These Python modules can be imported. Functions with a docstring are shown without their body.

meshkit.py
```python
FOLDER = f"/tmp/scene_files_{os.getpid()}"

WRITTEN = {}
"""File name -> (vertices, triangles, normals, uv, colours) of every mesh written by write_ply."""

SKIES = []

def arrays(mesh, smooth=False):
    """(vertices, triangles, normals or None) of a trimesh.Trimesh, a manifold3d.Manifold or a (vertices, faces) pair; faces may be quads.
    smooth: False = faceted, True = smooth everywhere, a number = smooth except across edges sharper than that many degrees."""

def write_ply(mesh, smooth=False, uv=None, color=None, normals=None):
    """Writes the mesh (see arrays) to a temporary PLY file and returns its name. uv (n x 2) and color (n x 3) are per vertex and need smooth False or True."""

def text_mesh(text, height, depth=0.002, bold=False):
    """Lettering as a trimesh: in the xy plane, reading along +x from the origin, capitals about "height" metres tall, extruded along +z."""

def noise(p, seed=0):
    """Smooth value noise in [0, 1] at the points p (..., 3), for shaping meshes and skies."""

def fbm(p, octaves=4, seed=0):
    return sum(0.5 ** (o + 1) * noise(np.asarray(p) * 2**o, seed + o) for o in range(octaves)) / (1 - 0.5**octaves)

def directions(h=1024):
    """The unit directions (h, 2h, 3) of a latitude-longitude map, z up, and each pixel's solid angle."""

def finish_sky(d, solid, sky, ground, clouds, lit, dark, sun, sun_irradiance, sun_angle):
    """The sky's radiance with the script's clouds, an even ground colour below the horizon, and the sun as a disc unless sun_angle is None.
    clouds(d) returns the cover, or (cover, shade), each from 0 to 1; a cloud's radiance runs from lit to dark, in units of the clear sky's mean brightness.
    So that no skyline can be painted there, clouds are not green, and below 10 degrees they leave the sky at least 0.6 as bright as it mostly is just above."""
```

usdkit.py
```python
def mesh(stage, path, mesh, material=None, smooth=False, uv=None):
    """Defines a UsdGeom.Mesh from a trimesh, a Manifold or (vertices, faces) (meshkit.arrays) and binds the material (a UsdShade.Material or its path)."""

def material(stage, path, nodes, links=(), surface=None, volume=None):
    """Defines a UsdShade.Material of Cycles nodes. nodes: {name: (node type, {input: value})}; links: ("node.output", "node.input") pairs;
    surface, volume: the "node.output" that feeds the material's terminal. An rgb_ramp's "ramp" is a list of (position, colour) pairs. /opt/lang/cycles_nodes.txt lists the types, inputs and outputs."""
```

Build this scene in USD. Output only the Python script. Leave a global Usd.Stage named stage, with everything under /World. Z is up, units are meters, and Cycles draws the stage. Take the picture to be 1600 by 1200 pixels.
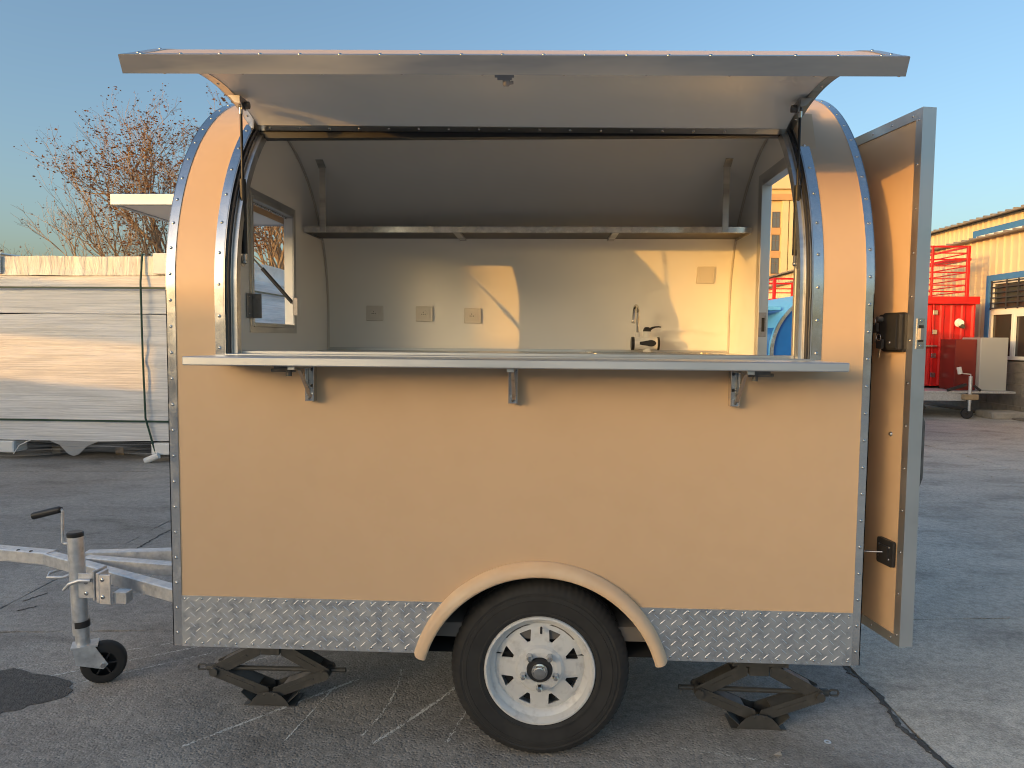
import math, random
import numpy as np, trimesh, usdkit, meshkit
from pxr import Usd, UsdGeom, UsdLux, UsdShade, Gf, Sdf, Vt
from shapely.geometry import Polygon, Point, box as sbox, LineString
from shapely import affinity
from shapely.ops import unary_union
import manifold3d as m3

rng = np.random.default_rng(7)
random.seed(7)
stage = Usd.Stage.CreateInMemory()
UsdGeom.SetStageUpAxis(stage, 'Z')
UsdGeom.SetStageMetersPerUnit(stage, 1.0)
UsdGeom.Xform.Define(stage, '/World')
UsdGeom.Scope.Define(stage, '/World/Looks')

# ------------------------------------------------------------------ camera
CAM, YAW, PITCH, ROLL = np.array([1.2646, -2.3203, 1.4232]), .0478, .0641, .0085
EXPOSURE = 1.50
fwd = np.array([-math.sin(YAW) * math.cos(PITCH), math.cos(YAW) * math.cos(PITCH), -math.sin(PITCH)])
rt = np.array([math.cos(YAW), math.sin(YAW), 0.0])
up = np.cross(rt, fwd)
rt, up = math.cos(ROLL) * rt + math.sin(ROLL) * up, -math.sin(ROLL) * rt + math.cos(ROLL) * up
cam = UsdGeom.Camera.Define(stage, '/World/camera')
M = Gf.Matrix4d(*rt, 0, *up, 0, *(-fwd), 0, *CAM, 1)
cam.AddTransformOp().Set(M)
cam.CreateHorizontalApertureAttr(36.0)
cam.CreateVerticalApertureAttr(27.0)
cam.CreateFocalLengthAttr(36.0 * 1109 / 1600)
cam.CreateClippingRangeAttr(Gf.Vec2f(0.05, 2000))
cam.CreateExposureAttr(EXPOSURE)

# ------------------------------------------------------------------ sky and sun
SUN_A, SUN_B = 1.108, 0.14                     # the sun stands at (-A, -1, B)
SKY_STRENGTH, SUN_INTENSITY, SUN_COLOR = 0.15, 0.5, (.46, .215, .036)
to_sun = np.array([-SUN_A, -1.0, SUN_B]); to_sun /= np.linalg.norm(to_sun)
ELEV, ROT = math.asin(to_sun[2]), math.atan2(to_sun[0], to_sun[1])
dome = UsdLux.DomeLight.Define(stage, '/World/sky')
sky_mat = usdkit.material(stage, '/World/Looks/sky_air', {
    's': ('sky_texture', {'sky_type': 'single_scattering', 'sun_disc': False, 'sun_elevation': ELEV, 'sun_rotation': ROT,
                          'air_density': 1.0, 'aerosol_density': 3.6, 'ozone_density': 2.1, 'altitude': 50.0}),
    'b': ('background_shader', {'strength': SKY_STRENGTH})}, [('s.color', 'b.color')], surface='b.background')
UsdShade.MaterialBindingAPI.Apply(dome.GetPrim()).Bind(sky_mat)
sun = UsdLux.DistantLight.Define(stage, '/World/sun')
zx = to_sun; xx = np.cross([0, 0, 1], zx); xx /= np.linalg.norm(xx); yx = np.cross(zx, xx)
sun.AddTransformOp().Set(Gf.Matrix4d(*xx, 0, *yx, 0, *zx, 0, 0, 0, 0, 1))
sun.CreateIntensityAttr(SUN_INTENSITY); sun.CreateAngleAttr(0.5); sun.CreateNormalizeAttr(True)
sun.CreateColorAttr(Gf.Vec3f(*SUN_COLOR))

# ------------------------------------------------------------------ helpers
used = {}
def numbered(parent, name):
    k = used.get((parent, name), 0); used[(parent, name)] = k + 1
    return name if k == 0 else f'{name}_{k:03d}'
BASE = {}
def data(prim, **kw):
    for k, v in kw.items():
        if v: prim.SetCustomDataByKey(k, v)
def thing(name, label, cat, base=(0, 0, 0), group=None, kind=None):
    p = '/World/' + numbered('/World', name)
    x = UsdGeom.Xform.Define(stage, p)
    x.AddTranslateOp().Set(Gf.Vec3d(*map(float, base)))
    data(x.GetPrim(), label=label, category=cat, group=group, kind=kind)
    BASE[p] = np.array(base, float)
    return p
def root_of(p): return '/'.join(p.split('/')[:3])
def part(parent, name, mesh, mat, smooth=30, label=None, kind=None):
    """mesh in world coordinates -> a Mesh prim under parent"""
    p = parent + '/' + numbered(parent, name)
    m = mesh if isinstance(mesh, trimesh.Trimesh) else (mesh_of(mesh))
    m = m.copy(); m.apply_translation(-BASE[root_of(parent)])
    g = usdkit.mesh(stage, p, m, MAT[mat], smooth=smooth)
    data(g.GetPrim(), label=label, kind=kind)
    return p
def single(name, mesh, mat, smooth=30, label=None, cat=None, kind=None, group=None):
    p = '/World/' + numbered('/World', name)
    g = usdkit.mesh(stage, p, mesh_of(mesh), MAT[mat], smooth=smooth)
    data(g.GetPrim(), label=label, category=cat, kind=kind, group=group)
    BASE[p] = np.zeros(3)
    return p
def mesh_of(m):
    if isinstance(m, trimesh.Trimesh): return m
    if isinstance(m, list): return trimesh.util.concatenate([mesh_of(x) for x in m])
    if hasattr(m, 'to_mesh'):
        q = m.to_mesh(); return trimesh.Trimesh(q.vert_properties[:, :3], q.tri_verts, process=False)
    v, f = np.asarray(m[0], float), np.asarray(m[1], int)
    if f.shape[1] == 4: f = np.vstack([f[:, [0, 1, 2]], f[:, [0, 2, 3]]])
    return trimesh.Trimesh(v, f, process=False)
def hull(pts): return trimesh.convex.convex_hull(np.asarray(pts, float))
def cbox(x0, x1, y0, y1, z0, z1, c=0.002):
    c = min(c, .3 * min(x1 - x0, y1 - y0, z1 - z0))
    P = []
    for x, sx in ((x0, 1), (x1, -1)):
        for y, sy in ((y0, 1), (y1, -1)):
            for z, sz in ((z0, 1), (z1, -1)):
                P += [(x + sx * c, y + sy * c, z), (x + sx * c, y, z + sz * c), (x, y + sy * c, z + sz * c)]
    return hull(P)
def bx(x0, x1, y0, y1, z0, z1):
    m = trimesh.creation.box((x1 - x0, y1 - y0, z1 - z0)); m.apply_translation(((x0 + x1) / 2, (y0 + y1) / 2, (z0 + z1) / 2)); return m
def frame_of(d):
    d = np.asarray(d, float); d = d / np.linalg.norm(d)
    a = np.cross(d, [0, 0, 1] if abs(d[2]) < .9 else [1, 0, 0]); a /= np.linalg.norm(a)
    return a, np.cross(a, d), d
def tube(pts, r, n=8, caps=True):
    pts = np.asarray(pts, float); r = np.broadcast_to(np.asarray(r, float), (len(pts),))
    V, F = [], []
    t = np.gradient(pts, axis=0) if len(pts) > 2 else np.repeat([pts[1] - pts[0]], 2, 0)
    a, b, _ = frame_of(t[0])
    ang = np.arange(n) * 2 * np.pi / n
    for i, (p, d) in enumerate(zip(pts, t)):
        d = d / np.linalg.norm(d)
        a = a - d * (a @ d); a /= np.linalg.norm(a); b = np.cross(d, a)
        V.append(p + r[i] * (np.cos(ang)[:, None] * a + np.sin(ang)[:, None] * b))
    k = len(pts)
    for i in range(k - 1):
        for j in range(n):
            q = (j + 1) % n
            F += [(i * n + j, i * n + q, (i + 1) * n + q), (i * n + j, (i + 1) * n + q, (i + 1) * n + j)]
    V = np.vstack(V)
    if caps:
        c0 = len(V); V = np.vstack([V, pts[:1], pts[-1:]])
        for j in range(n):
            q = (j + 1) % n
            F += [(c0, q, j), (c0 + 1, (k - 1) * n + j, (k - 1) * n + q)]
    return trimesh.Trimesh(V, F, process=False)
def bar(p, q, w, h, upv=(0, 0, 1)):
    """box beam from p to q, w across, h along upv"""
    p, q = np.asarray(p, float), np.asarray(q, float); d = (q - p) / np.linalg.norm(q - p)
    s = np.cross(d, upv); s /= np.linalg.norm(s); u = np.cross(s, d); c = min(w, h) * .08
    P = []
    for e, g in ((p, 1), (q, -1)):
        for a in (-1, 1):
            for b in (-1, 1):
                P += [e + s * a * (w / 2 - c) + u * b * h / 2, e + s * a * w / 2 + u * b * (h / 2 - c)]
    return hull(P)
def cyl(p, q, r, n=16): return hull(np.vstack([ring(p, np.subtract(q, p), r, n), ring(q, np.subtract(q, p), r, n)]))
def ring(c, d, r, n=16):
    a, b, _ = frame_of(d); t = np.arange(n) * 2 * np.pi / n
    return np.asarray(c) + r * (np.cos(t)[:, None] * a + np.sin(t)[:, None] * b)
def lathe(c, axis, prof, n=24):
    """prof: [(r, h)] along axis from c"""
    a, b, d = frame_of(axis); t = np.arange(n) * 2 * np.pi / n
    V = np.vstack([np.asarray(c) + d * h + max(r, 1e-5) * (np.cos(t)[:, None] * a + np.sin(t)[:, None] * b) for r, h in prof])
    F = []
    for i in range(len(prof) - 1):
        for j in range(n):
            q = (j + 1) % n
            F += [(i * n + j, i * n + q, (i + 1) * n + q), (i * n + j, (i + 1) * n + q, (i + 1) * n + j)]
    m = trimesh.Trimesh(V, F, process=False)
    return m
def dome(pos, nrm, r, h=None, n=8):
    h = h or r * .55
    m = lathe(pos, nrm, [(r, -.0015), (r, h * .25), (r * .75, h * .72), (r * .3, h), (0, h)], n)
    m.merge_vertices(); m.fix_normals(); return m
def extrude(poly, plane, a0, a1):
    """plane 'yz' (extrude x), 'xz' (extrude y), 'xy' (extrude z)"""
    geoms = getattr(poly, 'geoms', [poly]); out = []
    for g in geoms:
        m = trimesh.creation.extrude_polygon(g, abs(a1 - a0), engine='earcut')
        v = m.vertices.copy(); lo = min(a0, a1)
        if plane == 'xy': w = np.c_[v[:, 0], v[:, 1], v[:, 2] + lo]
        elif plane == 'xz': w = np.c_[v[:, 0], v[:, 2] + lo, v[:, 1]]
        else: w = np.c_[v[:, 2] + lo, v[:, 0], v[:, 1]]
        m = trimesh.Trimesh(w, m.faces, process=False)
        if plane == 'xz': m.invert()
        out.append(m)
    return trimesh.util.concatenate(out)
# body cross-section: front upright at y=0, half circle, back upright at y=W
R, ZC = .83, 1.575
W = 2 * R
def prof(zb=None, a0=0., a1=180., ze=None, n=40, R=R, zc=ZC):
    P = [] if zb is None else [(0., z) for z in np.linspace(zb, zc, 6)[:-1]]
    P += [(R - R * math.cos(math.radians(a)), zc + R * math.sin(math.radians(a))) for a in np.linspace(a0, a1, n)]
    if ze is not None: P += [(2 * R, z) for z in np.linspace(zc, ze, 4)[1:]]
    return np.array(P)
def normals(P):
    t = np.gradient(P, axis=0); t /= np.linalg.norm(t, axis=1)[:, None]
    return np.c_[-t[:, 1], t[:, 0]]
def band(P, o0, o1, x0, x1, fn=None):
    """solid sheet following P, between the offsets o0 > o1 along the outward normal, from x0 to x1"""
    N = normals(P); A, B = P + N * o0, P + N * o1; k = len(P)
    V = np.vstack([np.c_[np.full(k, x), q] for x in (x0, x1) for q in (A, B)])   # 0 A x0, k B x0, 2k A x1, 3k B x1
    if fn is not None: V = fn(V)
    F = []
    def quad(a, b, c, d): F.extend([(a, b, c), (a, c, d)])
    for i in range(k - 1):
        quad(i, i + 1, 2 * k + i + 1, 2 * k + i); quad(k + i, 3 * k + i, 3 * k + i + 1, k + i + 1)
        quad(i, k + i, k + i + 1, i + 1); quad(2 * k + i, 2 * k + i + 1, 3 * k + i + 1, 3 * k + i)
    quad(0, 2 * k, 3 * k, k); e = k - 1; quad(e, k + e, 3 * k + e, 2 * k + e)
    m = trimesh.Trimesh(V, F, process=False)
    if m.volume < 0: m.invert()
    return m
def along(P, step, start=None):
    seg = np.r_[0, np.cumsum(np.linalg.norm(np.diff(P, axis=0), axis=1))]; N = normals(P)
    s = np.arange(step / 2 if start is None else start, seg[-1] - .01, step)
    return [(np.array([np.interp(x, seg, P[:, k]) for k in (0, 1)]), np.array([np.interp(x, seg, N[:, k]) for k in (0, 1)])) for x in s]

# ------------------------------------------------------------------ materials
MAT = {}
def mat(name, color, rough=.5, metal=0., spec=.5, noise=None, bump=None, rnoise=None, coat=0., **kw):
    """noise: (scale, other colour, lo, hi[, stretch]); bump: (scale, strength, distance[, stretch]); rnoise: (scale, r0, r1)"""
    n = {'p': ('principled_bsdf', {'base_color': color, 'roughness': rough, 'metallic': metal, 'specular_ior_level': spec, 'coat_weight': coat, **kw}), 'g': ('geometry', {})}
    L = []
    def mapped(key, stretch):
        n[key] = ('mapping', {'mapping_type': 'point', 'scale': stretch}); L.append(('g.position', key + '.vector')); return key + '.vector'
    if noise:
        src = mapped('m1', noise[4]) if len(noise) > 4 else 'g.position'
        n['n1'] = ('noise_texture', {'scale': noise[0], 'detail': 6., 'roughness': .6})
        n['r1'] = ('rgb_ramp', {'ramp': [(noise[2], color), (noise[3], noise[1])]})
        L += [(src, 'n1.vector'), ('n1.fac', 'r1.fac'), ('r1.color', 'p.base_color')]
    if rnoise:
        src = mapped('m3', rnoise[3]) if len(rnoise) > 3 else 'g.position'
        n['n3'] = ('noise_texture', {'scale': rnoise[0], 'detail': 4.})
        n['r3'] = ('map_range', {'from_min': .3, 'from_max': .7, 'to_min': rnoise[1], 'to_max': rnoise[2], 'clamp': True})
        L += [(src, 'n3.vector'), ('n3.fac', 'r3.value'), ('r3.result', 'p.roughness')]
    if bump:
        src = mapped('m2', bump[3]) if len(bump) > 3 else 'g.position'
        n['n2'] = ('noise_texture', {'scale': bump[0], 'detail': 3.})
        n['b2'] = ('bump', {'strength': bump[1], 'distance': bump[2]})
        L += [(src, 'n2.vector'), ('n2.fac', 'b2.height'), ('b2.normal', 'p.normal')]
    MAT[name] = usdkit.material(stage, '/World/Looks/' + name, n, L, surface='p.BSDF')
PEACH = (.572, .398, .248)
mat('peach_paint', PEACH, .32, coat=.15, noise=(1.3, (.558, .386, .238), .4, .65), bump=(2.2, .03, .02), rnoise=(5, .27, .4))
mat('peach_fender', (.66, .465, .295), .45, noise=(6, (.70, .53, .36), .45, .7), bump=(30, .1, .004))
mat('white_liner', (.88, .872, .85), .33, noise=(1.2, (.855, .848, .825), .4, .65), bump=(2.0, .05, .02))
mat('stainless', (.72, .71, .695), .20, 1., rnoise=(14, .14, .27), bump=(5, .05, .01))
mat('stainless_brushed', (.58, .58, .57), .32, 1., rnoise=(6, .27, .40, (.3, 2, 2)), bump=(9, .03, .003))
mat('aluminium', (.62, .62, .61), .38, 1., rnoise=(5, .33, .45), bump=(5, .03, .004))
mat('counter_steel', (.66, .665, .67), .38, 1., rnoise=(6, .32, .44, (.3, 2, 2)), bump=(9, .03, .003))
mat('galvanised', (.68, .69, .70), .36, .9, noise=(38, (.55, .56, .57), .38, .66), rnoise=(25, .33, .55))
mat('chequer_plate', (.60, .61, .62), .34, .95, noise=(5, (.52, .53, .54), .35, .7), rnoise=(22, .26, .46))
mat('chequer_lug', (.62, .63, .64), .44, .95)
mat('chrome', (.60, .60, .59), .15, 1.)
mat('edge_steel', (.46, .465, .47), .34, 1., rnoise=(6, .28, .42, (.3, 2, 2)), bump=(9, .03, .003))
mat('steel_dark', (.16, .16, .16), .5, .7, noise=(18, (.10, .09, .085), .4, .7), rnoise=(20, .4, .65))
mat('hinge_steel', (.36, .34, .33), .38, .9, rnoise=(30, .3, .5))
mat('jack_paint', (.068, .067, .064), .45, .35, noise=(22, (.10, .095, .088), .5, .75), rnoise=(25, .35, .6))
mat('black_plastic', (.017, .017, .018), .38, rnoise=(20, .32, .5))
mat('rubber', (.014, .014, .0145), .7, noise=(7, (.023, .0225, .022), .42, .72), rnoise=(12, .62, .85), bump=(90, .12, .002))
mat('rubber_seal', (.018, .018, .02), .5)
mat('wheel_paint', (.60, .60, .59), .48, .25, noise=(26, (.42, .41, .40), .52, .78), rnoise=(30, .38, .6), bump=(60, .1, .001))
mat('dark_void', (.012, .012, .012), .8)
mat('shelf_dark', (.06, .055, .05), .4, .3)
mat('floor_dark', (.12, .11, .10), .6)
mat('plastic_white', (.76, .75, .72), .3)
mat('plastic_warm', (.66, .63, .58), .4)
mat('key_metal', (.62, .58, .5), .28, 1.)
mat('red_paint', (.52, .010, .008), .35, coat=.2, noise=(3, (.42, .008, .007), .4, .7))
mat('box_grey', (.42, .42, .40), .45, .5)
mat('red_reflection_metal', (.20, .035, .03), .22, .6)  # polished steel, with the red body's reflection painted into its colour
mat('blue_paint', (.012, .14, .47), .25, coat=.3, noise=(2, (.012, .12, .40), .4, .7))
mat('blue_light', (.12, .42, .74), .35)
mat('blue_frame', (.045, .16, .40), .5, noise=(6, (.06, .19, .42), .4, .7))
mat('cream_siding', (.66, .54, .36), .5, noise=(1.5, (.58, .48, .33), .4, .7, (1, 1, .25)))
mat('roof_sheet', (.25, .23, .21), .55, noise=(3, (.17, .15, .13), .4, .7))
mat('upvc_white', (.74, .74, .72), .4)
mat('grille_iron', (.03, .03, .032), .5)
mat('concrete_block', (.24, .22, .20), .9, noise=(8, (.17, .155, .14), .35, .7), bump=(60, .4, .006))
mat('mortar', (.28, .265, .25), .95)
mat('concrete_lump', (.36, .33, .29), .9, noise=(10, (.26, .24, .21), .35, .7), bump=(40, .4, .01))
mat('render_cream', (.62, .46, .24), .85, noise=(.12, (.55, .40, .21), .4, .7))
mat('render_pale', (.66, .54, .32), .85, noise=(.2, (.60, .49, .29), .4, .7))
mat('render_brown', (.50, .30, .145), .85, noise=(.3, (.44, .26, .13), .4, .7))
mat('window_dark', (.10, .115, .13), .12, spec=.8)
mat('glass_dark', (.035, .032, .028), .08, spec=.7)
mat('frame_dark', (.12, .10, .085), .5)
mat('bark', (.24, .165, .10), .9, noise=(7, (.33, .25, .17), .4, .7))
mat('twig_pale', (.34, .26, .18), .9)
mat('strap_green', (.012, .045, .03), .4)
mat('foam_white', (.72, .71, .68), .55, bump=(25, .3, .01))
mat('timber', (.34, .25, .15), .8, noise=(12, (.26, .18, .10), .4, .7))
mat('rag', (.22, .20, .18), .95, noise=(6, (.34, .28, .26), .45, .6))
mat('rag_green', (.08, .10, .06), .95, noise=(6, (.05, .06, .04), .45, .6))
mat('soil', (.18, .155, .125), .95, noise=(5, (.11, .095, .08), .35, .7), bump=(30, .6, .02))
mat('back_wall_grey', (.20, .19, .18), .8, noise=(1.5, (.15, .14, .13), .4, .7))
mat('chalk', (.62, .62, .60), .95)
mat('tar', (.045, .043, .041), .85, noise=(40, (.12, .115, .108), .5, .75), bump=(70, .6, .008))
mat('patch_grey', (.075, .073, .072), .95, noise=(45, (.13, .127, .123), .42, .7), bump=(160, .8, .01))
# leaves: dull brown, some light through
MAT['leaf_brown'] = usdkit.material(stage, '/World/Looks/leaf_brown', {
    'o': ('geometry', {}), 'r': ('rgb_ramp', {'ramp': [(0, (.17, .085, .045)), (.5, (.30, .165, .085)), (1, (.44, .29, .17))]}),
    'd': ('diffuse_bsdf', {}), 't': ('translucent_bsdf', {}), 'm': ('mix_closure', {'fac': .3})},
    [('o.random_per_island', 'r.fac'), ('r.color', 'd.color'), ('r.color', 't.color'), ('d.BSDF', 'm.closure1'), ('t.BSDF', 'm.closure2')], surface='m.closure')
# stretch film over white boards: fine level ridges
MAT['stretch_film'] = usdkit.material(stage, '/World/Looks/stretch_film', {
    'g': ('geometry', {}), 'm': ('mapping', {'scale': (.5, .5, 26.)}), 'n': ('noise_texture', {'scale': 2.2, 'detail': 6., 'roughness': .65, 'distortion': .25}),
    'm2': ('mapping', {'scale': (1.3, 1.3, 2.4)}), 'n2': ('noise_texture', {'scale': 1.3, 'detail': 3.}),
    'r': ('rgb_ramp', {'ramp': [(.36, (.49, .50, .52)), (.5, (.62, .625, .635)), (.66, (.72, .72, .72))]}),
    'b': ('bump', {'strength': .5, 'distance': .02}), 'b2': ('bump', {'strength': .5, 'distance': .06}),
    'p': ('principled_bsdf', {'roughness': .34, 'specular_ior_level': .6})},
    [('g.position', 'm.vector'), ('m.vector', 'n.vector'), ('g.position', 'm2.vector'), ('m2.vector', 'n2.vector'), ('n.fac', 'r.fac'), ('r.color', 'p.base_color'),
     ('n2.fac', 'b2.height'), ('b2.normal', 'b.normal'), ('n.fac', 'b.height'), ('b.normal', 'p.normal')], surface='p.BSDF')
MAT['film_top'] = usdkit.material(stage, '/World/Looks/film_top', {
    'g': ('geometry', {}), 'm': ('mapping', {'scale': (7., 1., 1.2)}), 'n': ('noise_texture', {'scale': 1.6, 'detail': 6., 'roughness': .6, 'distortion': 1.2}),
    'r': ('rgb_ramp', {'ramp': [(.35, (.56, .54, .49)), (.65, (.76, .74, .69))]}), 'b': ('bump', {'strength': .9, 'distance': .03}), 'p': ('principled_bsdf', {'roughness': .35})},
    [('g.position', 'm.vector'), ('m.vector', 'n.vector'), ('n.fac', 'r.fac'), ('r.color', 'p.base_color'), ('n.fac', 'b.height'), ('b.normal', 'p.normal')], surface='p.BSDF')
MAT['film_clear'] = usdkit.material(stage, '/World/Looks/film_clear', {
    'g': ('geometry', {}), 'm': ('mapping', {'scale': (.5, .5, 30.)}), 'n': ('noise_texture', {'scale': 3., 'detail': 5.}), 'r': ('map_range', {'from_min': .35, 'from_max': .7, 'to_min': .0, 'to_max': .16, 'clamp': True}),
    't': ('transparent_bsdf', {}), 'p': ('principled_bsdf', {'base_color': (.22, .22, .22), 'roughness': .25}), 'x': ('mix_closure', {})},
    [('g.position', 'm.vector'), ('m.vector', 'n.vector'), ('n.fac', 'r.value'), ('r.result', 'x.fac'), ('t.BSDF', 'x.closure1'), ('p.BSDF', 'x.closure2')], surface='x.closure')
MAT['film_flap'] = usdkit.material(stage, '/World/Looks/film_flap', {'t': ('transparent_bsdf', {}), 'p': ('principled_bsdf', {'base_color': (.5, .5, .5), 'roughness': .3}), 'x': ('mix_closure', {'fac': .22})},
    [('t.BSDF', 'x.closure1'), ('p.BSDF', 'x.closure2')], surface='x.closure')
# worn concrete yard
MAT['yard'] = usdkit.material(stage, '/World/Looks/yard', {
    'g': ('geometry', {}),
    'n1': ('noise_texture', {'scale': .55, 'detail': 6., 'roughness': .62}), 'n2': ('noise_texture', {'scale': 130., 'detail': 3., 'roughness': .7}),
    'm3': ('mapping', {'scale': (.8, 1.5, 1.), 'rotation': (0., 0., .5)}), 'n3': ('noise_texture', {'scale': 1.9, 'detail': 7., 'roughness': .7, 'distortion': .6}),
    'n4': ('noise_texture', {'scale': 28., 'detail': 4., 'roughness': .65}), 'v': ('voronoi_texture', {'scale': 75., 'feature': 'f1'}),
    'r1': ('rgb_ramp', {'ramp': [(.3, (.205, .194, .18)), (.5, (.268, .254, .236)), (.7, (.335, .318, .295))]}),
    'r3': ('rgb_ramp', {'ramp': [(.34, (.70, .69, .68)), (.5, (1., 1., 1.)), (.68, (1.16, 1.15, 1.13))]}),
    'r2': ('rgb_ramp', {'ramp': [(.3, (.62, .62, .62)), (.5, (1., 1., 1.)), (.72, (1.4, 1.4, 1.4))]}),
    'r4': ('rgb_ramp', {'ramp': [(.35, (.78, .78, .78)), (.6, (1.1, 1.1, 1.1))]}),
    'x1': ('mix', {'mix_type': 'multiply', 'fac': 1.}), 'x2': ('mix', {'mix_type': 'multiply', 'fac': 1.}), 'x3': ('mix', {'mix_type': 'multiply', 'fac': 1.}),
    'rv': ('map_range', {'from_min': 0., 'from_max': .5, 'to_min': 0., 'to_max': 1., 'clamp': True}), 'h': ('math', {'math_type': 'add'}),
    'b': ('bump', {'strength': .5, 'distance': .006}), 'p': ('principled_bsdf', {'roughness': .74, 'specular_ior_level': .35})},
    [('g.position', 'n1.vector'), ('g.position', 'n2.vector'), ('g.position', 'm3.vector'), ('m3.vector', 'n3.vector'), ('g.position', 'n4.vector'), ('g.position', 'v.vector'),
     ('n1.fac', 'r1.fac'), ('n3.fac', 'r3.fac'), ('n2.fac', 'r2.fac'), ('n4.fac', 'r4.fac'), ('r1.color', 'x1.color1'), ('r3.color', 'x1.color2'), ('x1.color', 'x2.color1'), ('r2.color', 'x2.color2'),
     ('x2.color', 'x3.color1'), ('r4.color', 'x3.color2'), ('x3.color', 'p.base_color'), ('v.distance', 'rv.value'), ('n2.fac', 'h.value1'), ('rv.result', 'h.value2'), ('h.value', 'b.height'), ('b.normal', 'p.normal')], surface='p.BSDF')
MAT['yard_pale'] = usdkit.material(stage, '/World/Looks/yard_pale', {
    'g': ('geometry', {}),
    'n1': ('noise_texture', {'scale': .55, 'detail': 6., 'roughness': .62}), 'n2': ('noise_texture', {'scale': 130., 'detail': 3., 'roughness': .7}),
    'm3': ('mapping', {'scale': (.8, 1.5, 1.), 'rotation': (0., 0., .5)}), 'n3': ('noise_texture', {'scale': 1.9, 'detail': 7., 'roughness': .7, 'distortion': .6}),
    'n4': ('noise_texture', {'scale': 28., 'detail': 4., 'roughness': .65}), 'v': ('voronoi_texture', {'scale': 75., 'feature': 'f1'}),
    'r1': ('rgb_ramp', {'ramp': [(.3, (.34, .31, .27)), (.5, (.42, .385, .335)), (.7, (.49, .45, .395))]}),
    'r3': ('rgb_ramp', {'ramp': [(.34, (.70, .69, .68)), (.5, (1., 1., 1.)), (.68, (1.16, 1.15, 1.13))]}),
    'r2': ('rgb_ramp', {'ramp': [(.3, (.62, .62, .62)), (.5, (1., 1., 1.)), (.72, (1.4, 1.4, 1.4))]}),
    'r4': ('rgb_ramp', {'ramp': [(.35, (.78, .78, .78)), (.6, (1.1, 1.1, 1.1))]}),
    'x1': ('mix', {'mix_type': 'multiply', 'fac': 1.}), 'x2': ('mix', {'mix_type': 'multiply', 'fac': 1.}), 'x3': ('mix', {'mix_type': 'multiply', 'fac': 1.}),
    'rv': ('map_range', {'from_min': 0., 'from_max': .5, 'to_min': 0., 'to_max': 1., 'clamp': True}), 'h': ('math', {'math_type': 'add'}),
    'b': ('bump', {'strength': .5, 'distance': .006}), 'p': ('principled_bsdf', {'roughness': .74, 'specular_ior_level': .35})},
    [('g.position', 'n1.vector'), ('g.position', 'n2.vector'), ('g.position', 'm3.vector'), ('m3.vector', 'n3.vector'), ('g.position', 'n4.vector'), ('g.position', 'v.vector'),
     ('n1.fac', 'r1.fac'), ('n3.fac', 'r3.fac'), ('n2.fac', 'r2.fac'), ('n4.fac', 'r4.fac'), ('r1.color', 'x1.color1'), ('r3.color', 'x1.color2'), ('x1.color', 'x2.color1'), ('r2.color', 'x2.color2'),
     ('x2.color', 'x3.color1'), ('r4.color', 'x3.color2'), ('x3.color', 'p.base_color'), ('v.distance', 'rv.value'), ('n2.fac', 'h.value1'), ('rv.result', 'h.value2'), ('h.value', 'b.height'), ('b.normal', 'p.normal')], surface='p.BSDF')

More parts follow.
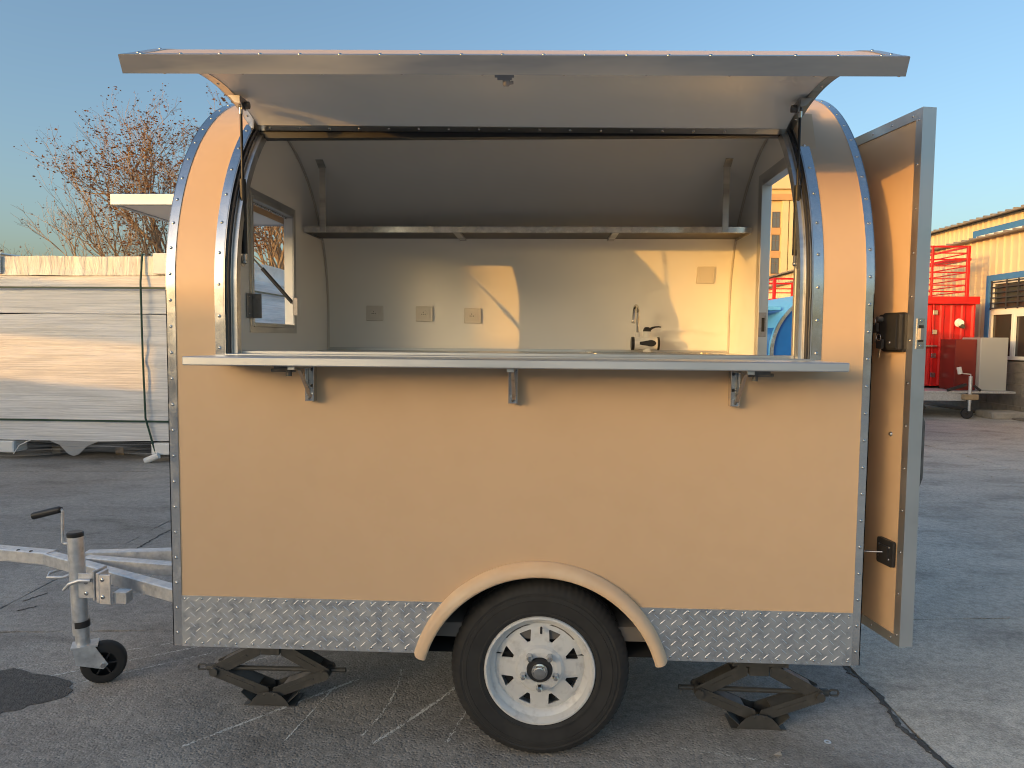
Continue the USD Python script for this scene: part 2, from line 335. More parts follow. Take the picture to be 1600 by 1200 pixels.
# ------------------------------------------------------------------ ground
g = 400
gp = single('ground', bx(-g, g, -g, g, -.6, -.035), 'soil', False, kind='structure')
TH = math.radians(6.)
TC = math.radians(2.)
def gxy(a, b): return np.array([2.585 + a * math.cos(TH) - b * math.sin(TC), 1.275 + a * math.sin(TH) + b * math.cos(TC)])
def jag(p, q, rr, amp=.006, step=.14):
    n = max(2, int(np.linalg.norm(q - p) / step)); t = np.linspace(0, 1, n + 1)[:-1]; d = (q - p) / np.linalg.norm(q - p); nn = np.array([-d[1], d[0]])
    return [p + (q - p) * s + nn * rr.normal() * amp * (0 < s) for s in t]
S = 4.15; G = .007
for i in range(-5, 5):
    for j in range(-5, 8):
        c = [gxy(i * S + G, j * S + G), gxy((i + 1) * S - G, j * S + G), gxy((i + 1) * S - G, (j + 1) * S - G), gxy(i * S + G, (j + 1) * S - G)]
        P = sum([jag(c[k], c[(k + 1) % 4], rng) for k in range(4)], [])
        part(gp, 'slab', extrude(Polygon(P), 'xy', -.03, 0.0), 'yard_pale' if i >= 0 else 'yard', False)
# ------------------------------------------------------------------ the food trailer
L = 2.30
HA = math.degrees(math.acos(.55 / .83))           # hinge of the serving hatch, angle on the half circle
ft = thing('food_trailer', 'peach food trailer with arched roof, open serving hatch and silver trim', 'food trailer', (L / 2, R, 0))
WX, WZ, FR = 1.2545, .2455, .4355                  # centre and radius of the fender
arch = Point(WX, WZ).buffer(FR - .01, 64)
lower = sbox(.0, .534, L, 1.345).difference(arch)
part(ft, 'front_panel', extrude(lower, 'xz', .0, .035), 'peach_paint', 20)
for x0, x1 in ((.0, .180), (2.126, L)):
    P = prof(1.345, 0, HA, n=26)
    part(ft, 'front_pillar', band(P, 0, -.03, x0, x1), 'peach_paint', 40)
part(ft, 'roof_panel', band(prof(None, HA, 180, .36, n=60), 0, -.018, 0, L), 'peach_paint', 40)
part(ft, 'inner_liner', band(prof(None, HA + 1, 180, .45, n=60), -.024, -.034, .036, L - .036), 'white_liner', 40)
for x0, x1 in ((.036, .205), (2.101, L - .036)):
    part(ft, 'pillar_liner', band(prof(.45, 0, HA, n=26), -.0375, -.045, x0, x1), 'white_liner', 40)
part(ft, 'counter_liner', bx(.036, L - .036, .037, .045, .72, 1.33), 'white_liner', False)
def dshape(inset, zb=.362):
    P = prof(zb, 0, 180, zb, n=72); N = normals(P); Q = P - N * inset
    return Polygon([(y, max(z, zb + inset)) for y, z in Q])
D0 = dshape(0.001)
WIN = (.60, 1.10, 1.465, 2.01)                    # y0 y1 z0 z1 of the side window
DOOR = (.60, 1.115, .46, 2.165)
D1 = dshape(.036)
part(ft, 'left_wall', extrude(D0.difference(sbox(WIN[0], WIN[2], WIN[1], WIN[3])), 'yz', .0, .017), 'peach_paint', False)
part(ft, 'left_wall_liner', extrude(D1.difference(sbox(WIN[0], WIN[2], WIN[1], WIN[3])), 'yz', .0175, .0355), 'white_liner', False)
part(ft, 'right_wall', extrude(D0.difference(sbox(DOOR[0], DOOR[2], DOOR[1], DOOR[3])), 'yz', L - .017, L), 'peach_paint', False)
part(ft, 'right_wall_liner', extrude(D1.difference(sbox(DOOR[0], DOOR[2], DOOR[1], DOOR[3])), 'yz', L - .0355, L - .0175), 'white_liner', False)
part(ft, 'floor', bx(.037, L - .037, .046, W - .04, .40, .449), 'floor_dark', False)
# seams between liner sheets
for x in (.041, L - .047):
    part(ft, 'liner_seam', band(prof(None, HA + 4, 180, 1.36, n=60), -.0335, -.038, x, x + .006), 'plastic_warm', 40)
RIV = .0055
def rivets(parent, pts, mt='chrome', r=RIV):
    for p, n in pts: part(parent, 'rivet', dome(p, n, r), mt, True)
# outer corner trims
for x0, x1, xs, sgn in ((-.003, .029, .0, -1), (L - .024, L + .003, L, 1)):
    P = prof(.362, 0, 180, .362, n=72)
    front = band(P, .0025, -.004, x0, x1)
    rin = Polygon([tuple(q) for q in (P + normals(P) * .0025)]).difference(Polygon([tuple(q) for q in (P - normals(P) * .034)]).buffer(0))
    side = extrude(rin.difference(sbox(.034, .2, W - .034, .37)), 'yz', xs, xs + sgn * .003)
    t = part(ft, 'corner_trim', [front, side], 'stainless', 40)
    xm = .013 if sgn < 0 else L - .0105
    rivets(t, [((xm, *(p + n * .0025)), (0, *n)) for p, n in along(prof(.362, 0, 110, n=60), .0872, .045)])
# trims round the serving opening
for x0, x1 in ((.163, .194), (2.112, 2.143)):
    P = prof(1.362, 0, HA - .5, n=30)
    t = part(ft, 'opening_trim', band(P, .0025, -.001, x0, x1), 'stainless', 40)
    rivets(t, [((( x0 + x1) / 2, *(p + n * .0025)), (0, *n)) for p, n in along(P, .105, .022)])
for s in (0, 1):
    X = lambda a, b: (a, b) if s == 0 else (L - b + .006, L - a + .006)
    P = prof(1.345, 0, HA, n=30)
    j = part(ft, 'jamb_channel', [band(P, .0015, -.05, *X(.1945, .1975)), band(P, -.012, -.05, *X(.198, .213)), band(P, -.022, -.052, *X(.2135, .2275))], 'stainless_brushed', 40)
    part(j, 'rubber_seal', tube([(X(.2055, .2055)[0], *(p - n * .011)) for p, n in zip(P, normals(P))], .0062, 8), 'rubber_seal', True)
hy, hz = R - R * math.cos(math.radians(HA)), ZC + R * math.sin(math.radians(HA))
part(ft, 'hatch_header', bx(.195, 2.111, hy - .006, hy + .030, hz - .052, hz - .012), 'rubber_seal', False)
# chequer plate skirts
def lugs(poly, yf):
    V, F = [], []
    sx, sz = .0379, .0353; x0, z0, x1, z1 = poly.bounds
    small = poly.buffer(-.0025)
    for r_ in range(int((z1 - z0) / sz) * 2 + 4):
        for c_ in range(int((x1 - x0) / sx) + 3):
            d = 1 if r_ % 2 else -1
            cx, cz = x0 + (c_ + (.5 if r_ % 2 else 0)) * sx, z0 + r_ * sz / 2 + .006
            if not small.contains(Point(cx, cz)): continue
            a = .72 * d; ca, sa = math.cos(a), math.sin(a); l, w, h = .0140, .0018, .0013
            if not poly.contains(LineString([(cx - l * ca, cz - l * sa), (cx + l * ca, cz + l * sa)])): l = .006
            b = len(V)
            for u, v, e in ((-l, 0, 0), (-l * .55, -w, 0), (l * .55, -w, 0), (l, 0, 0), (l * .55, w, 0), (-l * .55, w, 0), (-l * .6, 0, h), (l * .6, 0, h)):
                V.append((cx + u * ca - v * sa, yf - e, cz + u * sa + v * ca))
            F += [(b, b + 1, b + 6), (b + 1, b + 2, b + 7), (b + 1, b + 7, b + 6), (b + 2, b + 3, b + 7), (b + 3, b + 4, b + 7), (b + 4, b + 5, b + 6), (b + 4, b + 6, b + 7), (b + 5, b, b + 6)]
    return trimesh.Trimesh(V, F, process=False)
for x0, x1 in ((.0295, 1.0), (1.5, 2.2755)):
    pl = sbox(x0, .360, x1, .537).difference(arch)
    k = part(ft, 'chequer_skirt', extrude(pl, 'xz', -.0035, .004), 'chequer_plate', False)
    part(k, 'tread_pattern', lugs(pl, -.0034), 'chequer_lug', 25)
    xs = np.r_[x0 + .012, np.arange(x0 + .045, x1 - .02, .058)]
    pts = [((x, -.0035, z), (0, -1, 0)) for z in (.373, .527) for x in list(np.arange(x0 + .012, x1 - .03, .0585)) + [x1 - .012] if pl.contains(Point(x, z).buffer(.008))]
    rivets(k, pts, 'chrome', .0042)
for q in sbox(.0, .362, L, .5335).difference(arch).geoms: part(ft, 'skirt_backing', extrude(q, 'xz', .0045, .03), 'steel_dark', False)
# fender
sec = [(FR + .004, .002), (FR + .004, -.012), (FR - .002, -.030), (FR - .009, -.043), (FR - .020, -.049), (FR - .034, -.047), (FR - .040, -.040), (FR - .0405, -.028), (FR - .034, -.024), (FR - .028, .03), (FR - .016, .03)]
V, F = [], []
ths = np.radians(np.linspace(164.2, 15.8, 61)); k = len(sec)
for t_ in ths:
    for r_, y_ in sec: V.append((WX + r_ * math.cos(t_), y_, WZ + r_ * math.sin(t_)))
for i in range(len(ths) - 1):
    for j in range(k):
        q = (j + 1) % k; F += [(i * k + j, i * k + q, (i + 1) * k + q), (i * k + j, (i + 1) * k + q, (i + 1) * k + j)]
for e in (0, (len(ths) - 1) * k): F += [(e, e + j, e + j + 1) if e else (e, e + j + 1, e + j) for j in range(1, k - 1)]
fm = trimesh.Trimesh(V, F, process=False); fm.invert() if fm.volume < 0 else None
part(ft, 'fender', fm, 'peach_fender', 50)
# wheel well and chassis
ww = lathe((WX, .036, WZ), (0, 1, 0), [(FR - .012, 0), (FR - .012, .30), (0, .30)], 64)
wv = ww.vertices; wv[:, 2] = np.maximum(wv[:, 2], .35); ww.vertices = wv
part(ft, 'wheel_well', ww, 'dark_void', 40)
for y in (.30, 1.32): part(ft, 'chassis_rail', bx(.03, 2.27, y, y + .05, .325, .398), 'steel_dark', False)
for x in (.05, .62, 1.85, 2.2): part(ft, 'cross_member', bx(x, x + .05, .05, 1.6, .34, .3995), 'steel_dark', False)
part(ft, 'axle', cyl((WX, .12, .30), (WX, 1.56, .30), .03), 'steel_dark', 40)
part(ft, 'leaf_spring', [tube([(WX - .42, .25, .33), (WX - .2, .25, .262), (WX, .25, .24), (WX + .2, .25, .262), (WX + .42, .25, .33)], .018, 6), tube([(WX - .3, .25, .275), (WX, .25, .215), (WX + .3, .25, .275)], .016, 6)], 'steel_dark', 40)
part(ft, 'spring_shackle', [bx(WX + .40, WX + .44, .225, .275, .27, .40), cyl((WX + .42, .215, .30), (WX + .42, .285, .30), .018)], 'steel_dark', 40)
part(ft, 'spring_shackle', [bx(WX - .44, WX - .36, .225, .275, .27, .40), cyl((WX - .42, .215, .31), (WX - .42, .285, .31), .016)], 'steel_dark', 40)
# wheels
def wheel(y0, sgn):
    """outer side at y0, running inwards by sgn"""
    c = np.array([WX, 0, .3045]); RT = .3045
    n = 240
    sect = [(.186, .012), (.192, .006), (.200, .0035), (.201, .0015), (.206, .0015), (.207, .0035), (.214, .003), (.236, .0), (.244, -.0005), (.245, .0012), (.247, .0012), (.248, -.0002), (.26, .001), (.262, .0035), (.268, .0035), (.27, .002), (.284, .008), (.293, .017), (.2995, .027), (.3035, .040), (.3045, .052), (.3045, .056), (.297, .057), (.297, .062), (.3045, .063), (.3045, .080), (.297, .081), (.297, .086), (.3045, .087), (.3045, .104), (.297, .105), (.297, .110), (.3045, .111), (.3045, .118), (.3035, .128), (.2995, .140), (.284, .158), (.235, .166), (.19, .155)]
    V, F = [], []
    for i in range(n):
        t_ = 2 * np.pi * i / n; gr = (i % 3 == 0)
        for (r_, y_) in sect:
            rr = r_ - (.0032 if gr and (.283 < r_) and not (.058 < y_ < .110) else 0)
            tt = t_ + (y_ * .25)
            z = rr * math.sin(tt)
            V.append((c[0] + rr * math.cos(tt), y0 + sgn * y_, c[2] + max(z, -.3040)))
    k = len(sect)
    for i in range(n):
        i2 = (i + 1) % n
        for j in range(k - 1): F += [(i * k + j, i * k + j + 1, i2 * k + j + 1), (i * k + j, i2 * k + j + 1, i2 * k + j)]
    tm = trimesh.Trimesh(V, F, process=False)
    if sgn > 0: pass
    tm.fix_normals()
    w = part(ft, 'wheel', tm, 'rubber', 38)
    ax = (0, sgn, 0)
    # rim: flange, well, disc with eight windows
    rimp = lathe((c[0], y0, c[2]), ax, [(.187, .020), (.1885, .010), (.186, .004), (.180, .003), (.176, .008), (.172, .020), (.170, .030), (.158, .036), (.152, .045), (.150, .060), (.150, .14)], 72)
    rimp.merge_vertices(); part(w, 'rim', rimp, 'wheel_paint', 40)
    disc = Point(0, 0).buffer(.1560, 48).difference(Point(0, 0).buffer(.044, 32))
    tri = Polygon([(-.019, .120), (.019, .120), (.0075, .083), (-.0075, .083)])
    tri = affinity.translate(Polygon([(-.0225, 0), (.0225, 0), (.005, -.037), (-.005, -.037)]), 0, .1335).buffer(-.003).buffer(.003, 4)
    for q in range(8): disc = disc.difference(affinity.rotate(tri, 22.5 + 45 * q, origin=(0, 0)))
    rad_ = [.0435, .060, .074, .082, .096, .112, .124, .138, .1555]; pcs = []
    for ra_, rb_ in zip(rad_[:-1], rad_[1:]):
        an = Point(0, 0).buffer(rb_, 24).difference(Point(0, 0).buffer(ra_, 24))
        for q in range(16):
            a0_, a1_ = math.radians(22.5 * q - 11.25), math.radians(22.5 * q + 11.25)
            pc = an.intersection(Polygon([(0, 0)] + [(.3 * math.cos(t_), .3 * math.sin(t_)) for t_ in np.linspace(a0_, a1_, 5)])).intersection(disc)
            for g_ in getattr(pc, 'geoms', [pc]):
                if g_.geom_type == 'Polygon' and g_.area > 1e-7: pcs.append(trimesh.creation.extrude_polygon(g_, .006, engine='earcut'))
    dm = trimesh.util.concatenate(pcs)
    v = dm.vertices; rr = np.hypot(v[:, 0], v[:, 1])
    dep = np.interp(rr, [.044, .060, .074, .082, .124, .138, .1555], [.016, .016, .019, .030, .036, .041, .050])
    dv = np.c_[c[0] + v[:, 0], y0 + sgn * (dep + .006 - v[:, 2]), c[2] + v[:, 1]]
    dm = trimesh.Trimesh(dv, dm.faces, process=False); dm.invert() if sgn > 0 else None
    part(w, 'wheel_disc', dm, 'wheel_paint', 35)
    part(w, 'brake_drum', lathe((c[0], y0 + sgn * .06, c[2]), ax, [(0, 0), (.13, 0), (.135, .05)], 32), 'dark_void', 30)
    part(w, 'hub_seat', lathe((c[0], y0 + sgn * .012, c[2]), ax, [(.0275, .0), (.0405, .0), (.0425, .004), (.0425, .03)], 32), 'black_plastic', 30)
    part(w, 'hub_cap', lathe((c[0], y0 - sgn * .012, c[2]), ax, [(0, 0), (.015, .0), (.0195, .002), (.0215, .007), (.0225, .012), (.027, .0135), (.0285, .017), (.0285, .04)], 28), 'chrome', 40)
    for q in range(5):
        a = math.radians(-90 + 72 * q); px, pz = c[0] + .0575 * math.cos(a), c[2] + .0575 * math.sin(a)
        part(w, 'lug_nut', [lathe((px, y0 - sgn * .004, pz), ax, [(0, -.006), (.007, -.006), (.010, -.003), (.0105, .0), (.0105, .014), (.0125, .022), (.0125, .026)], 6), lathe((px, y0 + sgn * .0185, pz), ax, [(.012, 0), (.0125, .003)], 12)], 'chrome', 30)
    part(w, 'valve', tube([(c[0] + .004, y0 + sgn * .03, c[2] + .142), (c[0] + .004, y0 + sgn * .006, c[2] + .132)], .0042, 8), 'black_plastic', True)
wheel(.0, 1)
wheel(W, -1)

# serving hatch, swung up about the hinge
PHI = -64.3
def swing(V):
    V = np.array(V, float); c, s = math.cos(math.radians(PHI)), math.sin(math.radians(PHI)); y, z = V[:, 1] - hy, V[:, 2] - hz
    V[:, 1], V[:, 2] = hy + c * y - s * z, hz + s * y + c * z + .013 * (1.15 - V[:, 0]); return V
def sw(m): m = mesh_of(m).copy(); m.vertices = swing(m.vertices); m.fix_normals(); return m
HP = prof(1.414, 0, HA, n=30); HX0, HX1 = .190, 2.116; HT = .040
h = part(ft, 'serving_hatch', sw(band(HP, -.001, -.006, HX0, HX1)), 'peach_paint', 40)
part(h, 'hatch_liner', sw(band(HP, -HT + .004, -HT, HX0 + .003, HX1 - .003)), 'white_liner', 40)
def seg(P, s0, s1):
    q = np.r_[0, np.cumsum(np.linalg.norm(np.diff(P, axis=0), axis=1))]; s = np.linspace(s0 * q[-1], s1 * q[-1], 40)
    return np.c_[np.interp(s, q, P[:, 0]), np.interp(s, q, P[:, 1])]
total = np.linalg.norm(np.diff(HP, axis=0), axis=1).sum()
eb = .030 / total
tb = part(h, 'bottom_edge_trim', sw([bx(HX0 - .002, HX1 + .002, -.001, HT + .002, 1.411, 1.4135), bx(HX0 - .002, HX1 + .002, -.0022, .0, 1.414, 1.441), bx(HX0 - .002, HX1 + .002, HT, HT + .002, 1.414, 1.434)]), 'edge_steel', False)
rivets(tb, [tuple(map(tuple, (swing([(x, -.0022, 1.428)])[0], swing([(x, -1.0022, 1.428)])[0] - swing([(x, -.0022, 1.428)])[0]))) for x in np.arange(HX0 + .05, HX1, .101)], 'chrome', .0052)
rivets(tb, [tuple(map(tuple, (swing([(x, HT + .002, 1.425)])[0], swing([(x, HT + 1.002, 1.425)])[0] - swing([(x, HT + .002, 1.425)])[0]))) for x in np.arange(HX0 + .1, HX1, .202)], 'chrome', .0045)
for x0, x1, xs in ((HX0 - .0025, HX0 + .028, HX0), (HX1 - .028, HX1 + .0025, HX1)):
    xw = (xs - .0025, xs) if xs < 1 else (xs, xs + .0025)
    t = part(h, 'side_edge_trim', [sw(band(HP, .0012, -.0005, x0, x1)), sw(band(HP, -HT - .0005, -HT - .0022, x0, x1)), sw(band(HP, .0012, -HT - .0022, *xw))], 'stainless_brushed', 40)
    xm = (x0 + x1) / 2
    for off, sg in ((.0012, 1), (-HT - .0022, -1)):
        for p, n in along(HP, .118, .07):
            a = swing([(xm, *(p + n * off))])[0]; b = swing([(xm, *(p + n * (off + sg)))])[0]
            part(t, 'rivet', dome(a, b - a, .005), 'chrome', True)
t = part(h, 'hinge_edge_trim', [sw(band(seg(HP, 1 - eb, 1.0), -HT - .0005, -HT - .0024, HX0 + .0285, HX1 - .0285)), sw(band(seg(HP, 1 - eb * .9, 1.0), .0012, -.0008, HX0, HX1))], 'stainless_brushed', 40)
for p, n in along(seg(HP, 1 - eb, 1.0), 1, .016):
    for x in np.arange(HX0 + .07, HX1 - .04, .108):
        a = swing([(x, *(p + n * (-HT - .0024)))])[0]; b = swing([(x, *(p + n * (-HT - 1)))])[0]
        part(t, 'screw', dome(a, b - a, .0048), 'chrome', True)
part(h, 'hinge_edge_core', sw(band(HP, -.0065, -HT + .0045, HX0 + .002, HX0 + .03)), 'aluminium', 40)
part(h, 'hinge_edge_core', sw(band(HP, -.0065, -HT + .0045, HX1 - .03, HX1 - .002)), 'aluminium', 40)
part(h, 'bottom_edge_core', sw(bx(HX0 + .031, HX1 - .031, .0065, HT - .0045, 1.415, 1.442)), 'aluminium', False)
part(ft, 'hatch_hinge', [cyl((HX0 + .01, hy - .004, hz + .006), (HX1 - .01, hy - .004, hz + .006), .008, 10)], 'stainless_brushed', 40)
# catch in the middle of the lower edge
cx = 1.152
part(h, 'hatch_catch', sw([bx(cx - .024, cx + .024, HT + .0025, HT + .011, 1.438, 1.456), bx(cx - .018, cx + .018, HT + .011, HT + .017, 1.440, 1.454), lathe((cx + .004, HT + .016, 1.449), (0, 1, 0), [(.0095, 0), (.0095, .012), (.007, .016), (0, .016)], 16), hull(np.array([(cx + .002, HT + .022, 1.443), (cx + .002, HT + .03, 1.443), (cx + .022, HT + .02, 1.445), (cx + .022, HT + .027, 1.445), (cx + .002, HT + .022, 1.455), (cx + .002, HT + .03, 1.455), (cx + .022, HT + .02, 1.453), (cx + .022, HT + .027, 1.453)]))]), 'hinge_steel', 35)
# gas struts of the hatch
def hatch_under(yt):
    Q = HP + normals(HP) * (-HT - .0022); V = swing(np.c_[np.full(len(Q), XS), Q]); o = np.argsort(V[:, 1]); return np.interp(yt, V[o, 1], V[o, 2])
for s in (0, 1):
    X = lambda x: x if s == 0 else 2.308 - x
    yt = .062; XS = X(.236); zt = hatch_under(yt)
    top = np.array([X(.236), yt - .004, zt - .035]); bot = np.array([X(.2165), .116, 1.686])
    d = (bot - top) / np.linalg.norm(bot - top); mid = top + d * .235
    st = part(ft, 'gas_strut', cyl(mid, bot - d * .022, .0105, 14), 'black_plastic', 40)
    part(st, 'strut_rod', cyl(top + d * .02, mid, .0046, 10), 'black_plastic', 40)
    part(st, 'strut_end', [cyl(top - d * .004, top + d * .024, .0065, 10), cyl(bot - d * .024, bot + d * .002, .0065, 10)], 'chrome', 40)
    part(st, 'ball_stud', [trimesh.creation.icosphere(1, .009).apply_translation(bot + d * .006), cyl(bot + d * .006, bot + d * .006 + np.array([-.022 if s == 0 else .022, .004, 0]), .0045, 8), trimesh.creation.icosphere(1, .008).apply_translation(bot + d * .006 + np.array([-.014 if s == 0 else .014, .002, 0]))], 'chrome', 40)
    part(st, 'lower_bracket', lathe((X(.2055), .122, 1.684), (1 if s == 0 else -1, 0, 0), [(.0, 0), (.020, 0), (.020, .003), (0, .003)], 20), 'stainless', 30)
    # upper bracket: angled plate with holes
    pl = [(X(.205), yt + .03, zt - .002), (X(.240), yt + .03, zt - .002), (X(.240), yt - .035, zt + .002), (X(.205), yt - .035, zt + .002)]
    plate = bx(*sorted((X(.206), X(.246))), yt - .030, yt + .026, zt - .012, zt - .0085)
    ear = hull([(X(.243), yt - .03, zt - .010), (X(.247), yt - .03, zt - .010), (X(.243), yt + .026, zt - .010), (X(.247), yt + .026, zt - .010), (X(.243), yt + .014, zt - .045), (X(.247), yt + .014, zt - .045), (X(.243), yt - .016, zt - .045), (X(.247), yt - .016, zt - .045)])
    front = hull([(X(.208), yt - .033, zt - .008), (X(.245), yt - .033, zt - .008), (X(.208), yt - .030, zt - .008), (X(.245), yt - .030, zt - .008), (X(.226), yt - .033, zt - .030), (X(.245), yt - .033, zt - .034), (X(.226), yt - .030, zt - .030), (X(.245), yt - .030, zt - .034)])
    br = part(st, 'upper_bracket', [plate, ear, front], 'hinge_steel', 25)
    part(st, 'upper_stud', [cyl((X(.229), yt - .004, zt - .035), (X(.244), yt - .004, zt - .035), .005, 8), cyl((X(.247), yt + .002, zt - .03), (X(.262), yt + .002, zt - .03), .012, 12), trimesh.creation.icosphere(1, .0085).apply_translation(top)], 'steel_dark', 35)
# roof lug beside the hatch on the right
part(ft, 'roof_block', hull([(x, y, z) for x in (2.112, 2.165) for (y, z) in ((.16, 2.06), (.235, 2.135), (.33, 2.23), (.30, 2.27), (.215, 2.20))]), 'peach_paint', 20)

# counter board, sill rails, brackets
cb = part(ft, 'counter_board', cbox(.1655, 2.1405, -.228, -.0035, 1.334, 1.361, .003), 'counter_steel', 20)
part(ft, 'sill_rail', cbox(.1955, 2.1105, -.001, .026, 1.346, 1.3655, .002), 'aluminium', 20)
part(ft, 'sill_rail', cbox(.2285, 2.0785, .053, .088, 1.345, 1.3745, .002), 'aluminium', 20)
part(ft, 'sill_bed', bx(.06, 2.24, .0265, .14, 1.33, 1.3475), 'steel_dark', False)
for i, (x, sd) in enumerate(((.490, -1), (1.158, 0), (1.868, 1))):
    b = part(ft, 'counter_bracket', [cbox(x - .0145, x - .0115, -.034, -.0005, 1.212, 1.333, .001), cbox(x + .0115, x + .0145, -.034, -.0005, 1.212, 1.333, .001), cbox(x - .0113, x + .0113, -.006, -.0005, 1.212, 1.333, .001), cbox(x - .0113, x + .0113, -.036, -.0055, 1.212, 1.235, .002)], 'stainless', 20)
    part(b, 'bracket_arm', [cbox(x - .011, x + .011, -.20, -.036, 1.322, 1.3335, .001)], 'stainless_brushed', 20)
    part(b, 'bracket_brace', [bar((x + .004, -.036, 1.226), (x + .004 + sd * -.006, -.155, 1.321), .011, .004, (0, 1, 0))], 'hinge_steel', 20)
    rivets(b, [((x, -.036, 1.223), (0, -1, 0)), ((x, -.006, 1.262), (0, -1, 0)), ((x, -.006, 1.315), (0, -1, 0))], 'steel_dark', .0055)
    if sd:
        part(b, 'release_catch', [cbox(x + sd * .045 - .028, x + sd * .045 + .028, -.15, -.11, 1.316, 1.3325, .002), cyl((x + sd * .03, -.135, 1.300), (x + sd * .03, -.135, 1.318), .009, 12), cyl((x + sd * .01, -.135, 1.318), (x + sd * .085, -.135, 1.318), .006, 10)], 'steel_dark', 30)
# interior: back counter with sink, tap, shelf, sockets
cnt = sbox(.037, 1.08, L - .037, 1.624)
sink = sbox(1.52, 1.15, 2.08, 1.50).buffer(.03)
part(ft, 'back_counter', [extrude(cnt.difference(sink), 'xy', 1.335, 1.352), cbox(.037, L - .037, 1.065, 1.081, 1.29, 1.353)], 'stainless_brushed', False)
part(ft, 'back_cabinet', bx(.04, L - .04, 1.12, 1.62, .45, 1.1), 'stainless_brushed', False)
part(ft, 'sink_bowl', [extrude(sink.buffer(.002).difference(sink.buffer(-.008)), 'xy', 1.13, 1.3345), extrude(sink.buffer(.018).difference(sink.buffer(-.004)), 'xy', 1.3525, 1.3565), extrude(sink.buffer(-.01), 'xy', 1.12, 1.13)], 'stainless', False)
part(ft, 'counter_upstand', cbox(.04, L - .04, 1.6235, 1.626, 1.352, 1.366), 'aluminium', False)
ty, tx = 1.50, 1.79
tp = part(ft, 'tap', [cyl((tx - .058, ty, 1.402), (tx + .062, ty, 1.402), .034, 24), cyl((tx + .012, ty, 1.3565), (tx + .012, ty, 1.38), .021, 16), cyl((tx - .04, ty, 1.43), (tx - .04, ty, 1.462), .013, 14), cyl((tx + .01, ty, 1.43), (tx + .01, ty, 1.466), .0215, 16)], 'plastic_white', 35)
part(tp, 'tap_end_cap', cyl((tx - .073, ty, 1.402), (tx - .0585, ty, 1.402), .0355, 24), 'black_plastic', 35)
part(tp, 'tap_end_cap', cyl((tx + .0625, ty, 1.402), (tx + .074, ty, 1.402), .0355, 24), 'black_plastic', 35)
pad = unary_union([Point(tx + .030, 1.404).buffer(.017, 16).union(affinity.scale(Point(tx + .026, 1.404).buffer(.017, 16), 1.6, 1)), Polygon([(tx - .032, 1.396), (tx - .032, 1.411), (tx + .01, 1.418), (tx + .01, 1.390)])])
pv = extrude(pad, 'xz', ty - .0375, ty - .028); part(tp, 'display_panel', pv, 'black_plastic', 30)
part(tp, 'spout', tube([(tx - .04, ty, 1.46)] + [(tx - .04, ty, 1.53)] + [(tx - .04 - .017 * (1 - math.cos(a)) , ty - .055 * (1 - math.cos(a)), 1.555 + .045 * math.sin(a)) for a in np.linspace(.2, math.pi - .1, 12)] + [(tx - .076, ty - .115, 1.525), (tx - .078, ty - .117, 1.507)], [.0085] * 15 + [.0105]), 'chrome', True)
part(tp, 'tap_knob', lathe((tx + .009, ty, 1.4665), (0, 0, 1), [(.0215, 0), (.0205, .008), (.016, .018), (.010, .023), (0, .023)], 18), 'black_plastic', 40)
part(tp, 'tap_lever', tube([(tx + .02, ty - .01, 1.475), (tx + .034, ty - .013, 1.485), (tx + .05, ty - .016, 1.490), (tx + .068, ty - .02, 1.491), (tx + .08, ty - .022, 1.489)], [.008, .006, .0045, .004, .003], 8), 'black_plastic', True)
YB = 1.626
for x, z in ((.301, 1.556), (.580, 1.554), (.850, 1.546)):
    s = part(ft, 'wall_socket', [cbox(x - .043, x + .052, YB - .012, YB - .0005, z - .041, z + .043, .003), cbox(x - .029, x + .034, YB - .0145, YB - .0118, z - .028, z + .032, .001)], 'plastic_warm', 20)
    part(s, 'socket_well', lathe((x, YB - .0148, z + .001), (0, 1, 0), [(.0225, .0), (.022, -.0025), (.0195, -.0025), (.0185, -.0008), (0, -.0008)], 24), 'plastic_warm', 30)
    part(s, 'socket_hole', [cyl((x + dx, YB - .0162, z + dz), (x + dx, YB - .0150, z + dz), .0026, 8) for dx, dz in ((-.0085, -.001), (.001, -.001), (.0105, -.001), (.0, .010))], 'dark_void', False)
x, z, YS = 2.12, 1.775, 1.6012
def lean(m):
    m = mesh_of(m).copy(); v = m.vertices; v[:, 1] -= .262 * (v[:, 2] - 1.775); m.vertices = v; return m
s = part(ft, 'light_switch', lean(cbox(x - .048, x + .048, YS - .0125, YS - .0005, z - .046, z + .043, .003)), 'plastic_warm', 20)
part(s, 'switch_rocker', lean(hull([(a, b, c_) for a in (x - .030, x + .036) for b, c_ in ((YS - .0126, z - .034), (YS - .0165, z - .034), (YS - .0126, z + .030), (YS - .0135, z + .030))])), 'plastic_warm', False)
